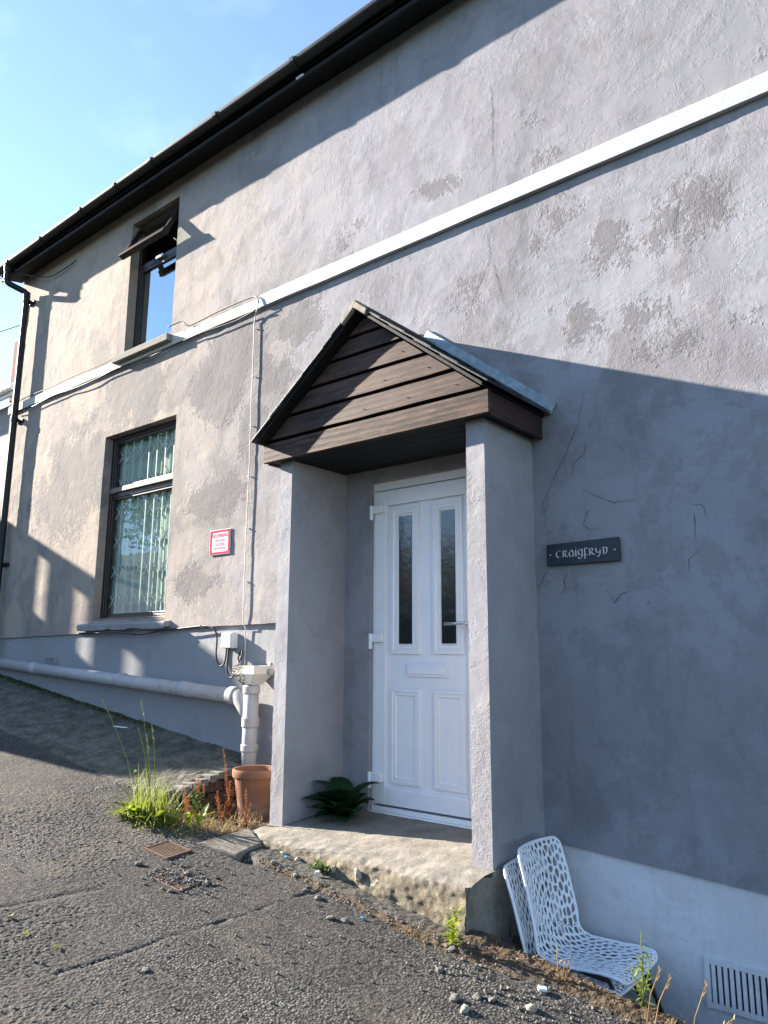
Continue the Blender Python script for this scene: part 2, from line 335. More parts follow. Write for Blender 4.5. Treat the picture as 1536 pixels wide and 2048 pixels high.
def asphalt():
    t = NT('worn_asphalt'); tone = t.attr('tone'); soil = t.attr('soil'); conc = t.attr('conc')
    big = t.noise(0.9, 6, 0.6); med = t.noise(5, 6, 0.65); fine = t.noise(180, 3, 0.6)
    vd = t.voro(88); vn = t.n('ShaderNodeTexVoronoi', feature='F1'); vn.inputs['Scale'].default_value = 88; t.l(t.tc.outputs['Object'], vn.inputs['Vector'])
    sp = t.n('ShaderNodeSeparateColor'); t.l(vn.outputs['Color'], sp.inputs[0])
    chip = t.math('MULTIPLY', t.rng(vd, 0.62, 0.25, 0, 1, True), t.rng(t.math('POWER', sp.outputs[0], 1.5), 0, 1, 0.22, 1.15))
    worn = t.rng(t.noise(1.2, 4, 0.6), 0.42, 0.62, 0.35, 1.0)
    c = t.mix(t.math('ADD', t.math('MULTIPLY', t.math('MULTIPLY', chip, worn), 0.75), t.math('MULTIPLY', tone, 0.25)), (0.015, 0.0145, 0.014), (0.245, 0.236, 0.218))
    c = t.mix(t.rng(big, 0.42, 0.65, 0, 0.5), c, (0.105, 0.094, 0.076))
    c = t.mix(t.rng(med, 0.52, 0.72, 0, 0.5), c, (0.030, 0.029, 0.028))
    c = t.mix(t.rng(t.noise(1.7, 6, 0.7, dist=0.5), 0.55, 0.68, 0, 0.55), c, (0.12, 0.105, 0.08))
    cc = t.mix(t.rng(t.noise(7, 7, 0.68), 0.35, 0.7), (0.055, 0.055, 0.042), (0.21, 0.195, 0.155))
    cc = t.mix(t.rng(t.noise(40, 5, 0.7), 0.5, 0.66, 0, 0.7), cc, (0.04, 0.042, 0.03))
    c = t.mix(t.math('MULTIPLY', conc, 0.85), c, cc)
    sc = t.mix(t.rng(t.noise(30, 6, 0.7), 0.35, 0.7), (0.030, 0.022, 0.016), (0.12, 0.088, 0.055))
    sc = t.mix(t.rng(t.noise(14, 5, 0.7), 0.52, 0.68, 0, 0.6), sc, (0.085, 0.045, 0.026))
    c = t.mix(t.rng(t.math('ADD', soil, t.rng(t.noise(18, 6, 0.7), 0.3, 0.7, -0.35, 0.35)), 0.4, 0.65), c, sc)
    nm = t.bump(t.math('ADD', t.math('MULTIPLY', fine, 0.0012), t.math('MULTIPLY', t.math('MULTIPLY', t.rng(vd, 0.7, 0.1, 0, 1), worn), t.math('SUBTRACT', 0.0036, t.math('MULTIPLY', conc, 0.0026)))), 1.0, 1.0)
    return t.bsdf(c, 0.9, nm, 0.2)
M['asphalt'] = asphalt()
def doorstep_mat():
    t = NT('old_concrete_step'); v = t.noise(6, 8, 0.66); f = t.noise(45, 6, 0.7)
    c = t.mix(t.rng(v, 0.35, 0.65), (0.145, 0.135, 0.115), (0.25, 0.232, 0.195)); c = t.mix(t.rng(f, 0.52, 0.7, 0, 0.6), c, (0.085, 0.07, 0.052))
    soil = t.attr('soil'); sc = t.mix(t.rng(t.noise(22, 7, 0.7), 0.35, 0.65), (0.075, 0.060, 0.042), (0.20, 0.175, 0.125))
    c = t.mix(soil, c, sc)
    pl = t.rng(t.noise(6.5, 5, 0.6, vec=t.map((1, 1, 2.2))), 0.62, 0.65, 0, 1); c = t.mix(t.math('MULTIPLY', pl, soil), c, (0.40, 0.36, 0.28))
    return t.bsdf(c, 0.95, t.bump(t.math('ADD', f, t.math('MULTIPLY', t.noise(150, 3, 0.6), 0.5)), 0.006), 0.2)
M['step'] = doorstep_mat()

# ================================================================== GROUND
def xr(x): return 40 * np.tanh(x / 40)
def road_h(x, y): return -.141 - .125 * xr(x) + .05 * (np.maximum(y, -9) + .78) + 8 * (1 - np.exp(-np.maximum(-y - 9, 0) * .05))  # last term: unseen bank past the lane, added to cut sky light
def wall_foot(x): return .04 - .123 * x
EDGE_Y = -.71
def ground_h(x, y):
    """smooth height plus masks: soil, concrete"""
    r = road_h(x, y); w = wall_foot(x)
    n = fbm(x * 1.7 + 3, y * 1.7 + 8, 4)
    wob = (fbm(x * 6, y * 6 + 40, 3) - .5)
    # concrete apron along the wall, left of the pot corner
    r78 = road_h(x, np.full_like(y, -.78))
    ap = w + (w - r78) / .78 * np.clip(y, -.78, 1)
    left = 1 - sstep(-1.20, -1.17, x + 0 * y)
    z = np.where(y > -.78, r + (ap - r) * left, r)
    # sunken pit round the pot
    pit = (sstep(-1.21, -1.17, x)) * sstep(-.92, -.74, y + .03 * wob) * (1 - sstep(-.42, -.36, x))
    z = z * (1 - pit) + pit * (np.minimum(z, -.115 + .03 * n))
    # passage cut down along the wall right of the step
    cut = sstep(EDGE_Y - .012, EDGE_Y + .035, y + .05 * wob - .02 * (n - .5)) * sstep(1.20, 1.24, x)
    z = z * (1 - cut) + cut * -.86
    # crumbling lip before the drop
    lip = np.exp(-((y - EDGE_Y + .05) / .12) ** 2) * sstep(1.15, 1.3, x)
    z = z + lip * (.012 + .02 * (n - .5)) * (1 - cut)
    soil = lip * 1.1 * (1 - cut) + .9 * pit
    soil = np.maximum(soil, np.exp(-((y + .935 - .02 * wob) / .035) ** 2) * sstep(-.2, .1, x) * (1 - sstep(1.3, 1.6, x)) * .75)   # crack beside the kerb strip
    soil = np.maximum(soil, .75 * np.exp(-((x - 1.35) / .35) ** 2 - ((y + .86) / .12) ** 2))
    soil = np.maximum(soil, .9 * np.exp(-((x + .95) / .33) ** 2 - ((y + 1.0) / .13) ** 2))
    soil = np.maximum(soil, .8 * np.exp(-((y - .0) / .05) ** 2) * (1 - sstep(-2.6, -2.2, x)))
    conc = np.where(y > -.78 + .05 * wob, left, 0) * (1 - pit)
    strip = sstep(-.945, -.93, y + .02 * wob) * sstep(-.08, -.04, x) * (1 - sstep(1.28, 1.36, x)) * (1 - cut)
    conc = np.maximum(conc, .42 * strip)
    z = z + strip * .012
    # old shallow seams in the tarmac
    def seam(x0, y0, x1, y1, wd=.012):
        dx, dy = x1 - x0, y1 - y0; L2 = dx * dx + dy * dy
        t = np.clip(((x - x0) * dx + (y - y0) * dy) / L2, 0, 1)
        d = np.abs(np.hypot(x - x0 - t * dx, y - y0 - t * dy) * np.sign((x - x0) * dy - (y - y0) * dx) + .05 * wob)
        return np.exp(-(d / wd) ** 2)
    s = np.maximum(seam(.464, -.90, .356, -1.64), .7 * seam(.356, -1.64, .30, -2.2))
    s = np.maximum(s, .8 * seam(-.25, -1.73, -.36, -2.15, .02)); s = np.maximum(s, .8 * seam(-.36, -2.15, -.5, -2.7, .02))
    z = z - .007 * s * sstep(.38, .55, fbm(x * 7 + 60, y * 7, 2))
    z = z + .02 * (fbm(x * .9, y * .9 + 20, 3) - .5) * (1 - cut) * (y < -.8)
    # hole at the edge of the slab
    hole = np.exp(-((x + .08) / .07) ** 2 - ((y + .97) / .035) ** 2); z = z - .05 * hole; soil = np.maximum(soil, .5 * hole)
    return z, soil, conc, cut

xs = np.concatenate([np.arange(-9, -6, .1), np.arange(-6, -1.6, .016), np.arange(-1.6, 2.45, .0056), np.arange(2.45, 4.4, .06), [4.5]])
ys = np.concatenate([np.arange(-5, -2.75, .08), np.arange(-2.75, -.66, .0056), np.arange(-.66, .03, .015), [.05]])
GX, GY = np.meshgrid(xs, ys, indexing='ij')
gz, gsoil, gconc, gcut = ground_h(GX, GY)
# stone chips in the tarmac: jittered domes
def chips(x, y, s):
    u, v = x / s, y / s; iu, iv = np.floor(u).astype(int), np.floor(v).astype(int)
    best = np.full(x.shape, -9.); tone = np.zeros(x.shape)
    for du in (-1, 0, 1):
        for dv in (-1, 0, 1):
            a, b = iu + du, iv + dv
            jx = _T[a & 255, b & 255]; jy = _T[(a + 91) & 255, (b + 37) & 255]; rr = _T[(a + 13) & 255, (b + 171) & 255]; an = _T[(a + 201) & 255, (b + 55) & 255] * 3.14
            dx, dy = u - (a + jx), v - (b + jy)
            ex = dx * np.cos(an) + dy * np.sin(an); ey = -dx * np.sin(an) + dy * np.cos(an)
            hgt = (.35 + .65 * rr) - (ex * ex * 1.1 + ey * ey * 2.2)
            m = hgt > best; best = np.where(m, hgt, best); tone = np.where(m, rr * .55 + .45 * _T[(a + 77) & 255, (b + 5) & 255], tone)
    return np.maximum(best, -.3), tone
ch, tn = chips(GX, GY, .0145)
ch2, tn2 = chips(GX + 5.3, GY + 2.1, .034)
amp = .0036 * (1 - .75 * np.clip(gconc, 0, 1)) * (1 - .6 * np.clip(gsoil, 0, 1)) * (1 - gcut)
amp = amp * (.25 + 1.1 * sstep(.35, .62, fbm(GX * 1.3, GY * 1.3 + 5, 4)))
gz = gz + amp * ch + .0008 * np.maximum(ch2, 0) * sstep(.5, .62, fbm(GX * 2.1 + 9, GY * 2.1, 3)) * (1 - gcut)
gz = gz + np.clip(gsoil, 0, 1) * .016 * (fbm(GX * 45, GY * 45, 3) - .5) + np.minimum(gconc * 1.6, 1) * (.026 * (fbm(GX * 9, GY * 9, 5) - .5) + .010 * (fbm(GX * 38, GY * 38, 2) - .5))
gtone = np.clip(sstep(.0, .7, ch) * (.10 + 1.0 * tn ** 1.6), 0, 1)
me = grid_mesh('ground', np.stack([GX, GY, gz], -1).reshape(-1, 3), len(xs), len(ys))
for nm_, arr in (('tone', gtone), ('soil', np.clip(gsoil, 0, 1)), ('conc', np.clip(gconc, 0, 1))):
    a = me.attributes.new(nm_, 'FLOAT', 'POINT'); a.data.foreach_set('value', arr.astype(np.float32).ravel())
tag(link('road', me, M['asphalt'], smooth=True), 'worn grey tarmac lane sloping down past the house', 'road', kind='structure')
# ground reaching to the horizon round it
ox = np.concatenate([-np.geomspace(600, 12, 14), [-9], np.linspace(-8.5, 4.3, 3), [4.5], np.geomspace(6, 600, 14)])
oy = np.concatenate([-np.geomspace(600, 60, 6), np.arange(-50, -6, 2.5), [-5], [-2.4], [.05], np.geomspace(1, 600, 14)])
OX, OY = np.meshgrid(ox, oy, indexing='ij'); oz = road_h(OX, np.minimum(OY, .05))
cx_, cy_ = (ox[:-1] + ox[1:]) / 2, (oy[:-1] + oy[1:]) / 2
keep = ~(((cx_[:, None] > -9) & (cx_[:, None] < 4.5)) & ((cy_[None, :] > -5) & (cy_[None, :] < .05)))
me = grid_mesh('ground', np.stack([OX, OY, oz], -1).reshape(-1, 3), len(ox), len(oy), keep)
tg = NT('rough_ground'); M['far_ground'] = tg.bsdf(tg.mix(tg.rng(tg.noise(.15, 6, .6), .45, .6), (.10, .098, .09), (.06, .075, .03)), .95, tg.bump(tg.noise(3, 6, .7), .05), .2)
tag(link('ground', me, M['far_ground'], smooth=True), 'rough ground stretching away round the house', 'ground', kind='structure')

# ================================================================== HOUSE
XL, XRR = -5.77, 4.4
house = empty('house', (-.5, 3.0, .2), 'two storey house with stained grey painted render and black eaves', 'house')
W2 = (-3.325, -2.52, 3.925, 5.34)      # upper window opening x0,x1,z0,z1
W1 = (-3.545, -2.355, 1.245, 3.075)
DR = (-.037, .87, -.2, 2.10)
def plinth_line(x): return np.where(x < 0, 1.10 + .0156 * (x + 5.45), -.03 - .06 * (x - 1.29))

def lines(a, b, step, must):
    pts = [a] + sorted(m for m in must if a < m < b) + [b]; out = []
    for p, q in zip(pts[:-1], pts[1:]):
        k = max(1, int(round((q - p) / step))); out += list(np.linspace(p, q, k, endpoint=False))
    return np.array(out + [b])
def wall_disp(x, z):
    d = .008 * (fbm(x * 1.1 + 4, z * 1.1 + 2, 3) - .5) + .003 * (fbm(x * 5 + 11, z * 5, 3) - .5) + .0014 * (fbm(x * 19, z * 19 + 3, 3) - .5)
    d = d + .002 * (sstep(.50, .53, fbm(x * 2.1 + 31, z * 2.1 + 12, 5)) - .5)
    return d
def wall_patch(x0, x1, zb_fn, z1, openings, step=.028, base_y=0.0, drop=.022):
    """grid wall patch with openings, window reveals and a drip return at the foot"""
    gx = lines(x0, x1, step, [o[0] for o in openings] + [o[1] for o in openings])
    zb0 = 0.0
    tz = lines(0, z1, step, [o[2] for o in openings if o[2] > 0] + [o[3] for o in openings])
    X, T = np.meshgrid(gx, tz, indexing='ij'); zb = zb_fn(X)
    first = min([o[2] for o in openings if o[2] > 0] + [1e9]); ref = min(first, z1)
    k = np.clip(T / min(ref, 1.2), 0, 1) if not openings else None
    Z = T
    return gx, tz, X, Z

wallV = []; wallQ = []; nbase = 0
def push(V, q):
    global nbase
    wallV.append(V); wallQ.append(q + nbase); nbase += len(V)
def do_patch(x0, x1, zlow, ztop, openings, step=.028, reveal=.10, foot=.022):
    gx = lines(x0, x1, step, [v for o in openings for v in o[:2]])
    zlo = float(np.min(zlow(gx))) ; zhi = float(np.max(zlow(gx)))
    above = [z for z in lines(zhi + .01, ztop, step, [v for o in openings for v in o[2:] if v > zhi + .01])]
    tz = np.array(above); nx, nz = len(gx), len(tz) + 1
    X, Z = np.meshgrid(gx, np.concatenate([[0], tz]), indexing='ij'); Z = Z.copy()
    Z[:, 0] = zlow(gx) + .006 * (fbm(gx * 9, gx * 0 + 3, 3) - .5)
    Y = -wall_disp(X, Z)
    V = np.stack([X, Y, Z], -1).reshape(-1, 3)
    i, j = np.meshgrid(np.arange(nx - 1), np.arange(nz - 1), indexing='ij')
    cx, cz = (X[:-1, :-1] + X[1:, :-1]) / 2, (Z[:-1, :-1] + Z[:-1, 1:]) / 2
    keep = np.ones(cx.shape, bool)
    for o in openings: keep &= ~((cx > o[0]) & (cx < o[1]) & (cz > o[2]) & (cz < o[3]))
    q = np.stack([i * nz + j, (i + 1) * nz + j, (i + 1) * nz + j + 1, i * nz + j + 1], -1)[keep]
    push(V, q)
    # foot return
    fv = V.reshape(nx, nz, 3)[:, 0]; b = fv.copy(); b[:, 1] = .06
    FV = np.concatenate([fv, b]); a = np.arange(nx - 1); push(FV, np.stack([a + nx, a + nx + 1, a + 1, a], -1))
    # reveals
    for o in openings:
        ii = [k for k in range(nx) if o[0] - 1e-6 <= gx[k] <= o[1] + 1e-6]; jj = [k for k in range(nz) if k == 0 and o[2] < zlo or (k > 0 and o[2] - 1e-6 <= tz[k - 1] <= o[3] + 1e-6)]
        A = V.reshape(nx, nz, 3); loop = [A[ii[0], k] for k in jj] + [A[k, jj[-1]] for k in ii[1:]] + [A[ii[-1], k] for k in jj[::-1][1:]]
        if o[2] > zlo: loop += [A[k, jj[0]] for k in ii[::-1][1:]]
        P = np.array(loop); B = P.copy(); B[:, 1] = reveal if o[2] > zlo else .05
        n = len(P); a = np.arange(n - 1); push(np.concatenate([P, B]), np.stack([a, a + 1, a + 1 + n, a + n], -1))
do_patch(XL, -.30, plinth_line, 5.62, [W1, W2], reveal=.17)
do_patch(-.30, 1.15, lambda x: np.full_like(x, -.12), 5.62, [DR])
do_patch(1.15, XRR, lambda x: -.03 - .06 * (x - 1.29), 5.62, [])
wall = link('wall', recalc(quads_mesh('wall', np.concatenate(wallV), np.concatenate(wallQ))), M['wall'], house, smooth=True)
WEAR = [(-2.89, 3.4, 0.19, 0.23, 1.4), (-3.12, 3.51, 0.47, 0.3, 0.8), (-1.75, 3.21, 0.3, 0.28, 1), (-1.57, 3.53, 0.35, 0.23, 0.8), (-1.74, 2.2, 0.32, 0.14, 1), (-4.09, 2.72, 0.59, 0.5, 0.8), (-4.47, 2.5, 0.42, 0.28, 0.8), (-1.95, 1.51, 0.26, 0.15, 0.7), (-1.33, 2.73, 0.18, 0.3, 0.7), (-0.78, 3.53, 0.27, 0.15, 0.8), (-1.11, 3.11, 0.21, 0.22, 0.7), (-3.72, 2.87, 0.19, 0.19, 1), (0.4, 4.18, 0.09, 0.06, 0.7), (0.61, 4.11, 0.11, 0.07, 0.75), (1.26, 4.0, 0.14, 0.08, 0.9), (1.44, 3.58, 0.13, 0.13, 1), (1.77, 3.26, 0.18, 0.17, 0.9), (2.16, 3.23, 0.2, 0.17, 1), (1.24, 3.39, 0.1, 0.08, 0.8), (0.76, 3.21, 0.17, 0.16, 0.7), (1.51, 2.82, 0.12, 0.15, 1), (2.0, 2.54, 0.14, 0.11, 0.9), (2.43, 2.58, 0.08, 0.1, 0.8), (1.91, 2.79, 0.11, 0.09, 0.7), (0.03, 3.6, 0.18, 0.16, 0.5), (-0.26, 4.02, 0.15, 0.17, 0.5), (1.23, 4.25, 0.09, 0.07, 0.8), (2.54, 4.03, 0.07, 0.06, 0.6), (1.62, 2.05, 0.13, 0.13, 0.5), (2.29, 1.4, 0.1, 0.14, 0.5), (1.83, 1.4, 0.1, 0.1, 0.4)]
co = np.zeros(len(wall.data.vertices) * 3, np.float32); wall.data.vertices.foreach_get('co', co); co = co.reshape(-1, 3); wr = np.zeros(len(co))
for bx_, bz_, rx_, rz_, am in [(w[0], w[1], w[2] * (1.25 if w[0] > 0 else 1), w[3] * (1.25 if w[0] > 0 else 1), w[4] * (.80 if w[0] > 0 else 1.42)) for w in WEAR]: wr = np.maximum(wr, .55 * am * np.exp(-.55 * (((co[:, 0] - bx_) / rx_) ** 2 + ((co[:, 2] - bz_) / rz_) ** 2)))
a = wall.data.attributes.new('wear', 'FLOAT', 'POINT'); a.data.foreach_set('value', wr.astype(np.float32))
wall['label'] = 'grey painted render front wall, stained and blistered'
m = wall.modifiers.new('es', 'EDGE_SPLIT'); m.split_angle = math.radians(50)
def plain_patch(name, x0, x1, zl, zt, mat, y):
    gx = np.arange(x0, x1 + .001, .03); k = 30
    X, T = np.meshgrid(gx, np.linspace(0, 1, k), indexing='ij'); Z = zl(X) + (zt(X) + .03 - zl(X)) * T
    V = np.stack([X, y - .7 * wall_disp(X, Z + 7), Z], -1).reshape(-1, 3)
    return link(name, grid_mesh(name, V, len(gx), k), mat, house, smooth=True)
p = plain_patch('plinth', XL, -.30, lambda x: wall_foot(x) - .35, plinth_line, M['plinth'], .024); p['label'] = 'grey painted plinth set back below the drip edge'
p = plain_patch('plinth', 1.15, XRR, lambda x: x * 0 - .95, lambda x: -.03 - .06 * (x - 1.29), M['plinth_white'], .020); p['label'] = 'white painted plinth beside the porch'
# side, rear walls and dark rooms
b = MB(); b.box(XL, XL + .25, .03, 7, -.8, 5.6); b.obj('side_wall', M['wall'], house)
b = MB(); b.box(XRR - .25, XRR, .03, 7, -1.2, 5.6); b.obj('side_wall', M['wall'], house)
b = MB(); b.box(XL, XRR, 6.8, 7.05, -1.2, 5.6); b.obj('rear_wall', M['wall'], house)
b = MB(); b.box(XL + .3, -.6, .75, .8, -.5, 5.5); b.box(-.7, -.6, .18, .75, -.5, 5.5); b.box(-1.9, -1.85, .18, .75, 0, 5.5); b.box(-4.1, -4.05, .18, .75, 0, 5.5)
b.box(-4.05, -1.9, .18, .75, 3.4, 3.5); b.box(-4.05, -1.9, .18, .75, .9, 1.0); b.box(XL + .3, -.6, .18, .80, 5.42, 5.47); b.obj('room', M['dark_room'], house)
# roof
sl = math.tan(math.radians(33)); b = MB()
b.hexa([(XL - .15, -.27, 5.60), (XRR + .1, -.27, 5.60), (XRR + .1, 3.5, 5.60 + 3.77 * sl), (XL - .15, 3.5, 5.60 + 3.77 * sl), (XL - .15, -.27, 5.66), (XRR + .1, -.27, 5.66), (XRR + .1, 3.5, 5.66 + 3.77 * sl), (XL - .15, 3.5, 5.66 + 3.77 * sl)])
b.hexa([(XL - .15, 3.5, 5.60 + 3.77 * sl), (XRR + .1, 3.5, 5.60 + 3.77 * sl), (XRR + .1, 7.3, 5.6), (XL - .15, 7.3, 5.6), (XL - .15, 3.5, 5.66 + 3.77 * sl), (XRR + .1, 3.5, 5.66 + 3.77 * sl), (XRR + .1, 7.3, 5.66), (XL - .15, 7.3, 5.66)])
for xx in (XL + .02, XRR - .25): b.prism([(xx, 5.58), (xx + .22, 5.58), (xx + .22, 5.60), (xx, 5.60)], 0, 7)
b.obj('roof', M['slate'], house)
for xx in (XL + .01, XRR - .24):
    P = [(xx, .05, 5.6), (xx + .2, .05, 5.6), (xx + .2, 3.5, 5.6 + 3.4 * sl), (xx, 3.5, 5.6 + 3.4 * sl), (xx, 6.95, 5.6), (xx + .2, 6.95, 5.6)]
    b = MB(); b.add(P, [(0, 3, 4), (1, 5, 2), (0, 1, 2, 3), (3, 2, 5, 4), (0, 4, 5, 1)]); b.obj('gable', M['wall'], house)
# eaves: soffit, fascia, gutter with brackets
b = MB(); n = 60; xsf = np.linspace(XL - .12, XRR + .05, n); V = []
for k, x in enumerate(xsf):
    zz = 5.545 + .02 * (vnoise(np.array(x * 1.3), np.array(4.)) - .5)
    V += [(x, .03, float(zz)), (x, -.225, 5.49), (x, -.225, 5.52), (x, .03, float(zz) + .04)]
b.add(V, [(4 * k + a, 4 * k + (a + 1) % 4, 4 * k + 4 + (a + 1) % 4, 4 * k + 4 + a) for k in range(n - 1) for a in range(4)] + [(0, 1, 2, 3), (4 * n - 1, 4 * n - 2, 4 * n - 3, 4 * n - 4)])
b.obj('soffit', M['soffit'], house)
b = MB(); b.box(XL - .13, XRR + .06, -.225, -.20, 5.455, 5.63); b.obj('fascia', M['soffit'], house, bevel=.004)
def arc(cy, cz, r, a0, a1, n): return [(cy + r * math.cos(math.radians(a0 + (a1 - a0) * k / n)), cz + r * math.sin(math.radians(a0 + (a1 - a0) * k / n))) for k in range(n + 1)]
GCY, GCZ, GR = -.275, 5.585, .052
prof = arc(GCY, GCZ, GR, 180, 360, 12) + arc(GCY, GCZ, GR - .004, 360, 180, 12)
b = MB(); nP = len(prof); gxs = np.linspace(XL - .14, XRR + .06, 40)
V = [(x, y, z + .006 * math.sin(x * 1.3)) for x in gxs for y, z in prof]
b.add(V, [(k * nP + a, k * nP + (a + 1) % nP, (k + 1) * nP + (a + 1) % nP, (k + 1) * nP + a) for k in range(len(gxs) - 1) for a in range(nP)])
b.box(XL - .145, XL - .139, GCY - GR, GCY + GR, GCZ - GR, GCZ)
gut = b.obj('gutter', M['black_plastic'], house, smooth=True)
gut.modifiers.new('es', 'EDGE_SPLIT').split_angle = math.radians(40)
for x in (-5.55, -4.75, -3.87, -3.2, -2.57, -1.59, -.62, .35, 1.3, 2.3, 3.3):
    b = MB(); pr = arc(GCY, GCZ, GR + .008, 172, 368, 12) + arc(GCY, GCZ, GR + .001, 368, 172, 12); nn = len(pr)
    zo = .006 * math.sin(x * 1.3)
    V = [(xx, y, z + zo) for xx in (x - .022, x + .022) for y, z in pr]
    b.add(V, [(a, (a + 1) % nn, nn + (a + 1) % nn, nn + a) for a in range(nn)] + [tuple(range(nn - 1, -1, -1)), tuple(range(nn, 2 * nn))])
    o = link('gutter_bracket', b.mesh(), M['black_plastic']); o.parent = gut
# a pale chip of wood stuck on the fascia
b = MB(); b.box(-.66, -.58, -.235, -.2255, 5.468, 5.488); b.obj('vent_chip', M['sign_white'], house)

# downpipe
dp = MB(); px = -5.47; pyy = -.078
path = [(-5.60, GCY, 5.53), (-5.60, GCY, 5.36), (-5.592, GCY + .008, 5.335), (-5.58, GCY + .03, 5.318), (px - .02, pyy - .025, 5.245), (px - .006, pyy - .006, 5.225), (px, pyy, 5.19), (px, pyy, 3.6), (px, pyy, 2.0), (px, pyy, .78)]
dp.tube(path, .036, 16); dpo = dp.obj('downpipe', M['black_plastic'], house, smooth=True); dpo['label'] = 'black rainwater downpipe with swan neck at the house corner'
dpo.modifiers.new('es', 'EDGE_SPLIT').split_angle = math.radians(45)
def child(o, parent): o.parent = parent; return o
b = MB(); b.tube([(-5.60, GCY, 5.55), (-5.60, GCY, 5.475)], .046, 16); child(link('outlet', b.mesh(), M['black_plastic'], smooth=False), dpo)
for z in (5.10, 3.60, 1.9):
    b = MB(); b.tube([(px, pyy, z), (px, pyy, z + .05)], .043, 16); b.box(px - .075, px + .075, -.022, .0, z + .005, z + .045); b.box(px - .03, px + .03, -.06, -.01, z + .01, z + .04)
    child(link('pipe_bracket', b.mesh(), M['black_plastic']), dpo)
for z in (5.29,): 
    b = MB(); b.tube([(-5.60, GCY, 5.375), (-5.60, GCY, 5.36)], .041, 16); child(link('pipe_collar', b.mesh(), M['black_plastic']), dpo)
b = MB(); b.tube([(px - .004, pyy - .004, 5.235), (px, pyy, 5.17)], .042, 16); child(link('pipe_collar', b.mesh(), M['black_plastic']), dpo)

# string course
def bar(name, x0, x1, z0, z1, depth, mat, seed, wob=.006):
    gx = np.linspace(x0, x1, int((x1 - x0) / .05) + 2); b = MB(); V = []
    for x in gx:
        a, c, e = [(float(vnoise(np.array(x * 2.1 + seed * k), np.array(seed * 3.3 + k))) - .5) * wob for k in (1, 2, 3)]
        V += [(x, .02, z0 + a + .004), (x, -depth + e * .6, z0 + a), (x, -depth + e * .6, z1 + c - .012), (x, -depth + .012 + e * .6, z1 + c), (x, .02, z1 + c + .003)]
    n = len(gx); b.add(V, [(5 * k + q, 5 * k + (q + 1) % 5, 5 * k + 5 + (q + 1) % 5, 5 * k + 5 + q) for k in range(n - 1) for q in range(5)] + [(4, 3, 2, 1, 0), tuple(5 * (n - 1) + q for q in range(5))])
    return b.obj(name, mat, house)
o = bar('string_course', -1.23, XRR, 3.758, 3.876, .036, M['band'], 2); o['label'] = 'bright white painted string course'
o = bar('string_course', XL, -1.231, 3.765, 3.866, .026, M['band_old'], 5, .010); o['label'] = 'weathered cream stretch of string course'

# ------------------------------------------------------------------ windows
def frame_rect(b, x0, x1, y0, y1, z0, z1, w):
    b.box(x0, x0 + w, y0, y1, z0, z1); b.box(x1 - w, x1, y0, y1, z0, z1); b.box(x0 + w, x1 - w, y0 + .001, y1 - .001, z1 - w, z1); b.box(x0 + w, x1 - w, y0 + .001, y1 - .001, z0, z0 + w)
# upper window
b = MB(); frame_rect(b, W2[0] - .01, W2[1] + .01, .095, .155, W2[2] - .01, W2[3] + .01, .055); b.box(W2[0] + .045, W2[1] - .045, .098, .15, 4.845, 4.905)
w2 = b.obj('window', M['frame'], house, bevel=.004); w2['label'] = 'upper window with top light propped open'
b = MB(); frame_rect(b, W2[0] + .045, W2[1] - .045, .10, .145, W2[2] + .045, 4.845, .032); child(link('lower_sash', b.mesh(), M['frame'], bevel=.003), w2)
b = MB(); b.sheet(W2[0] + .07, W2[1] - .07, .12, W2[2] + .07, 4.82); child(link('pane', b.mesh(), M['glass_sky']), w2)
# awning sash, hinged at the top, swung out
sh, sw0, sw1 = .435, W2[0] + .03, W2[1] - .03
Rm = Matrix.Translation((0, .095, 5.29)) @ Matrix.Rotation(math.radians(-26), 4, 'X')
b = MB(); 
for bx in ((sw0, sw0 + .05, -.045, 0, -sh, 0), (sw1 - .05, sw1, -.045, 0, -sh, 0), (sw0 + .05, sw1 - .05, -.044, -.001, -.05, 0)): b.box(*bx, M=Rm)
b.box(sw0 - .012, sw1 + .012, -.058, .004, -sh - .012, -sh + .05, M=Rm)
aw = child(link('awning_sash', b.mesh(), M['frame'], bevel=.004), w2)
b = MB(); b.sheet(sw0 + .045, sw1 - .045, -.022, -sh + .045, -.045, M=Rm); child(link('sash_pane', b.mesh(), M['glass']), w2)
b = MB(); b.tube([(W2[1] - .09, .12, 4.91), (W2[1] - .085, .02, 4.93)], .007, 6); child(link('stay_peg', b.mesh(), M['steel']), w2); b = MB(); b.box(W2[0] + .35, W2[0] + .47, .07, .096, 4.862, 4.885); child(link('stay', b.mesh(), M['steel']), w2)
b = MB(); V = []
b.box(W2[0] - .075, W2[1] + .06, -.085, .10, 3.80, 3.868); b.add([], [])
o = b.obj('sill', M['concrete'], w2, bevel=.006); o.parent = w2; o.matrix_parent_inverse = Matrix.Identity(4)
# room things behind the upper glass
# lower window
b = MB(); frame_rect(b, W1[0] - .01, W1[1] + .01, .085, .15, W1[2] - .005, W1[3] + .01, .052); b.box(W1[0] + .042, W1[1] - .042, .088, .148, 2.455, 2.50)
w1 = b.obj('window', M['frame'], house, bevel=.004); w1['label'] = 'tall lower window with dark frame and pale transom'
b = MB(); b.box(W1[0] + .042, W1[1] - .042, .062, .146, 2.50, 2.55); child(link('transom', b.mesh(), M['frame_wood'], bevel=.006), w1)
b = MB(); frame_rect(b, W1[0] + .042, W1[1] - .042, .095, .14, W1[2] + .047, 2.455, .022); frame_rect(b, W1[0] + .042, W1[1] - .042, .095, .14, 2.55, W1[3] - .042, .022); child(link('glazing_bead', b.mesh(), M['frame'], bevel=.003), w1)
for z0, z1 in ((W1[2] + .069, 2.433), (2.572, W1[3] - .064)):
    b = MB(); b.sheet(W1[0] + .055, W1[1] - .055, .114, z0 - .008, z1 + .008); child(link('pane', b.mesh(), M['glass']), w1)
